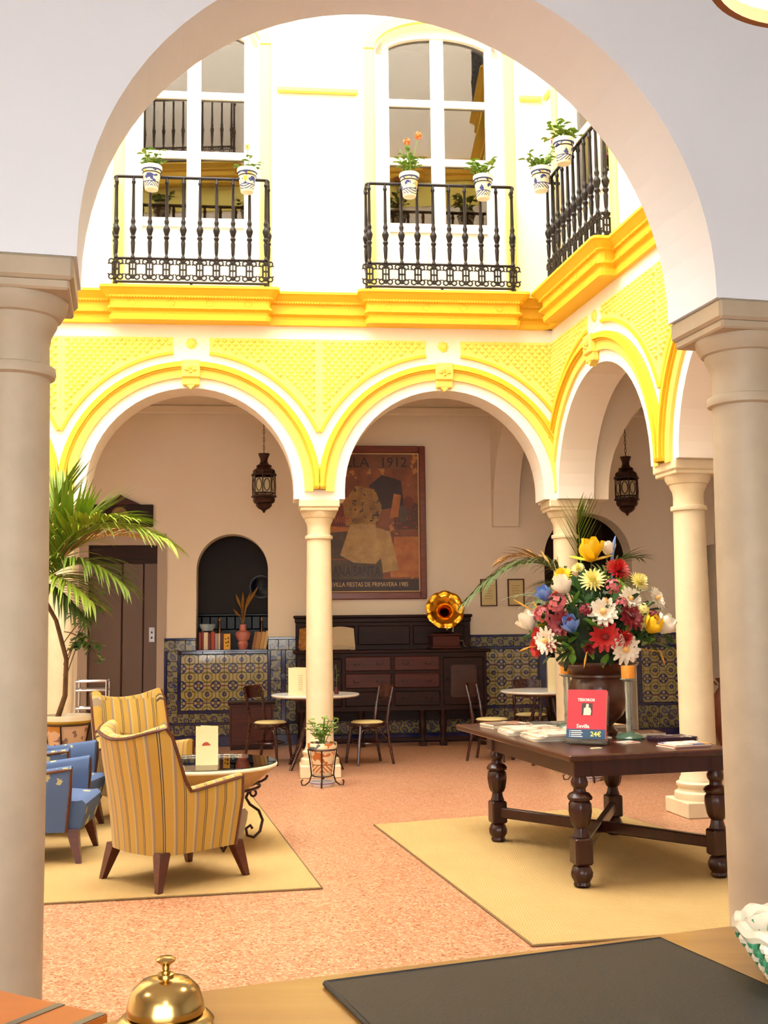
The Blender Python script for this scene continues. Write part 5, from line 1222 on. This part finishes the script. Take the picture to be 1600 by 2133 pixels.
# ------------------------------------------------------------------ reception counter and things on it
m_cnt = wood('counter_wood', (176,132,62), (150,104,42), .3, 3, 0, .4)
cpoly = [(-.247,1.493),(1.45,2.107),(1.65,1.545),(-.30,.84),(-.66,1.0)]
t = thing('reception_counter', 'honey-coloured wooden reception counter with canted end', 'counter', (0,0,0), 0)
obj('counter_top', MB().prism(cpoly, 1.04, 1.08, 'z'), m_cnt, t)
cc = Vector((.35,1.35)); obj('counter_body', MB().prism([tuple(cc + (Vector(p)-cc)*.94) for p in cpoly], .0, 1.04, 'z'), wood('counter_side', (150,90,40), (120,64,26), .4, 3, 2), t)
t = thing('side_desk', 'lower orange wooden desk with grey metal inlay strips beside the counter', 'desk', (-.58,1.66,0), rad(-30))
obj('desk_top', MB().box(-.35,.05,-.35,.19,.92,.95), M('orange_wood', (206,116,38), .35, var=.2, vs=6), t); obj('desk_body', MB().box(-.33,.03,-.33,.17,0,.92), MATS['counter_side'], t)
for x in (-.05,.04): obj('metal_strip', MB().box(x-.008,x+.008,-.35,.19,.95,.9515), M('grey_metal', (120,122,124), .3, .8), t)
A_P = rad(20.8)
t = thing('desk_pad', 'large black leather desk pad on the reception counter', 'desk pad', (-.088,1.507,1.0802), A_P)
obj('pad', MB().bbox(0,.526,-.40,0,0,.007,.002), M('black_leather', (30,28,22), .55, var=.15, vs=8, bump=.12, bs=160), t)
obj('stitched_edge', MB().tube([(.004,-.004,.006),(.522,-.004,.006),(.522,-.396,.006),(.004,-.396,.006)], .0028, 5, True), M('leather_edge', (30,26,24), .45), t)
m_brs = M('polished_brass', (200,170,104), .2, 1.)
t = thing('service_bell', 'polished brass reception bell on the counter', 'bell', (-.268,1.375,1.08), 0)
obj('base', MB().lathe([(0,0),(.056,0),(.058,.004),(.052,.010),(.048,.012),(0,.012)], 40), m_brs, t, smooth=True)
obj('dome', MB().lathe([(.0455,.014),(.0465,.016),(.0455,.024),(.040,.040),(.029,.050),(.014,.0545),(0,.055)], 48, capa=True), m_brs, t, smooth=True)
obj('post', MB().lathe([(0,.05),(.010,.053),(.010,.058),(.006,.059),(.006,.062),(.0045,.063),(.0045,.069),(0,.069)], 20), m_brs, t, smooth=True)
obj('button', MB().lathe([(0,.066),(.004,.067),(.0115,.073),(.0118,.075),(.009,.0772),(0,.078)], 24), m_brs, t, smooth=True)
# basket with sweets
t = thing('woven_basket', 'small white and green woven basket on the counter corner', 'basket', (.585,1.51,1.08), 0)
wm = M('basket_white', (222,212,186), .7); gm2 = M('basket_green', (60,130,90), .6)
obj('basket_base', MB().lathe([(0,0),(.075,0),(.077,.006),(.0,.006)], 32), wm, t)
for k in range(5):
    z = .008 + .0118*k; r = .080 + .008*k
    for h in range(2):
        mb = MB()
        for i in range(14):
            a = 2*pi*(i*2 + h + (k % 2))/28; mb.lathe([(0,-.008),(.008,-.006),(.0105,0),(.008,.006),(0,.008)], 8, (r*cos(a), r*sin(a), z))
        stuff(obj('weave_row', mb, gm2 if (k in (1,3) and h == 0) or (k in (2,4) and h == 1) else wm, t, smooth=True))
obj('rim', MB().tube([(.117*cos(a), .117*sin(a), .066 + .003*cos(14*a)) for a in (2*pi*j/84 for j in range(84))], .0085, 6, True), wm, t, smooth=True)
obj('lining', MB().lathe([(0,.012),(.07,.012),(.108,.064),(.111,.064),(.073,.009),(0,.009)], 32), wm, t, smooth=True)
cws = [M('wrapper_%d' % i, c, .4) for i, c in enumerate(((232,222,150),(226,216,190),(120,160,150),(236,230,206)))]
R = random.Random(3)
for i in range(16):
    a = i*2.4; r = .022*sqrt(i); zc = .062 + .016*(1 - r/.09) + (.004 if i % 2 else 0)
    c = thing('wrapped_sweet', ('yellow','cream','sea green','white')[i % 4] + ' wrapped sweet in the woven basket on the counter', 'sweet', (.585 + r*cos(a), 1.51 + r*sin(a), 1.08 + zc*.72), R.uniform(0,3), 'wrapped sweets in the basket')
    obj('wrapper', MB().tube([(-.026,0,.0),(-.014,0,0),(-.01,0,0),(.01,0,0),(.014,0,0),(.026,0,0)], [.009,.003,.011,.011,.003,.009], 8), cws[i % 4], c, smooth=True)
# ------------------------------------------------------------------ pendant lamps of the reception, the last two added for light
mt, nt, b = newmat('white_lamp_shade'); b.inputs['Base Color'].default_value = (.9,.89,.86,1); b.inputs['Roughness'].default_value = .8
_t = nt.nodes.new('ShaderNodeBsdfTranslucent'); _t.inputs[0].default_value = (.9,.88,.84,1); _m = nt.nodes.new('ShaderNodeMixShader'); _m.inputs[0].default_value = .5
nt.links.new(b.outputs[0], _m.inputs[1]); nt.links.new(_t.outputs[0], _m.inputs[2]); nt.links.new(_m.outputs[0], nt.nodes['Material Output'].inputs[0]); m_shade = mt; m_trim = M('brown_lamp_trim', (128,78,36), .5)
def pendant(loc, label):
    t = thing('pendant_lamp', label, 'lamp', loc, 0, 'reception pendant lamps')
    obj('shade', MB().grid([[(r*cos(a), r*sin(a), z) for a in (2*pi*j/48 for j in range(48))] for r, z in ((.28,.0),(.17,.24),(.166,.24),(.276,.0))], True), m_shade, t, smooth=True)
    obj('rim_trim', MB().grid([[(r*cos(a), r*sin(a), z) for a in (2*pi*j/64 for j in range(64))] for r, z in ((.285,-.016),(.285,.018),(.268,.018),(.268,-.016),(.285,-.016))], True), m_trim, t)
    obj('cord', MB().tube([(0,0,.16),(0,0,4.6-loc[2])], .006, 6), m_trim, t); obj('spider', MB().tube([(-.165,0,.235),(.165,0,.235)], .004, 5).tube([(0,-.165,.235),(0,.165,.235)], .004, 5), m_trim, t)
    obj('holder', MB().lathe([(0,.13),(.018,.13),(.02,.2),(0,.2)], 12), m_trim, t)
    mt, nt, b = newmat('bulb_glow'); b.inputs['Emission Color'].default_value = (1,.92,.82,1); b.inputs['Emission Strength'].default_value = 12
    obj('bulb', MB().lathe([(0,.04),(.025,.05),(.034,.075),(.03,.1),(.016,.13),(0,.13)], 16), mt, t, smooth=True)
    ld = bpy.data.lights.new('bulb_light', 'POINT'); ld.energy = LAMP_W; ld.color = (1.,.96,.92); ld.shadow_soft_size = .05
    l = bpy.data.objects.new('bulb_light', ld); COL.objects.link(l); l.parent = t; l.location = (0,0,.02)
pendant((.99,2.2,2.96), 'white conical pendant lamp with brown rim above the counter end')
pendant((-1.9,1.2,2.96), 'white conical pendant lamp with brown rim left of the counter')  # added copy of the first lamp, out of view, brightens the reception
pendant((.2,-.9,2.96), 'white conical pendant lamp with brown rim behind the counter')  # second added lamp, behind the camera, for more reception light
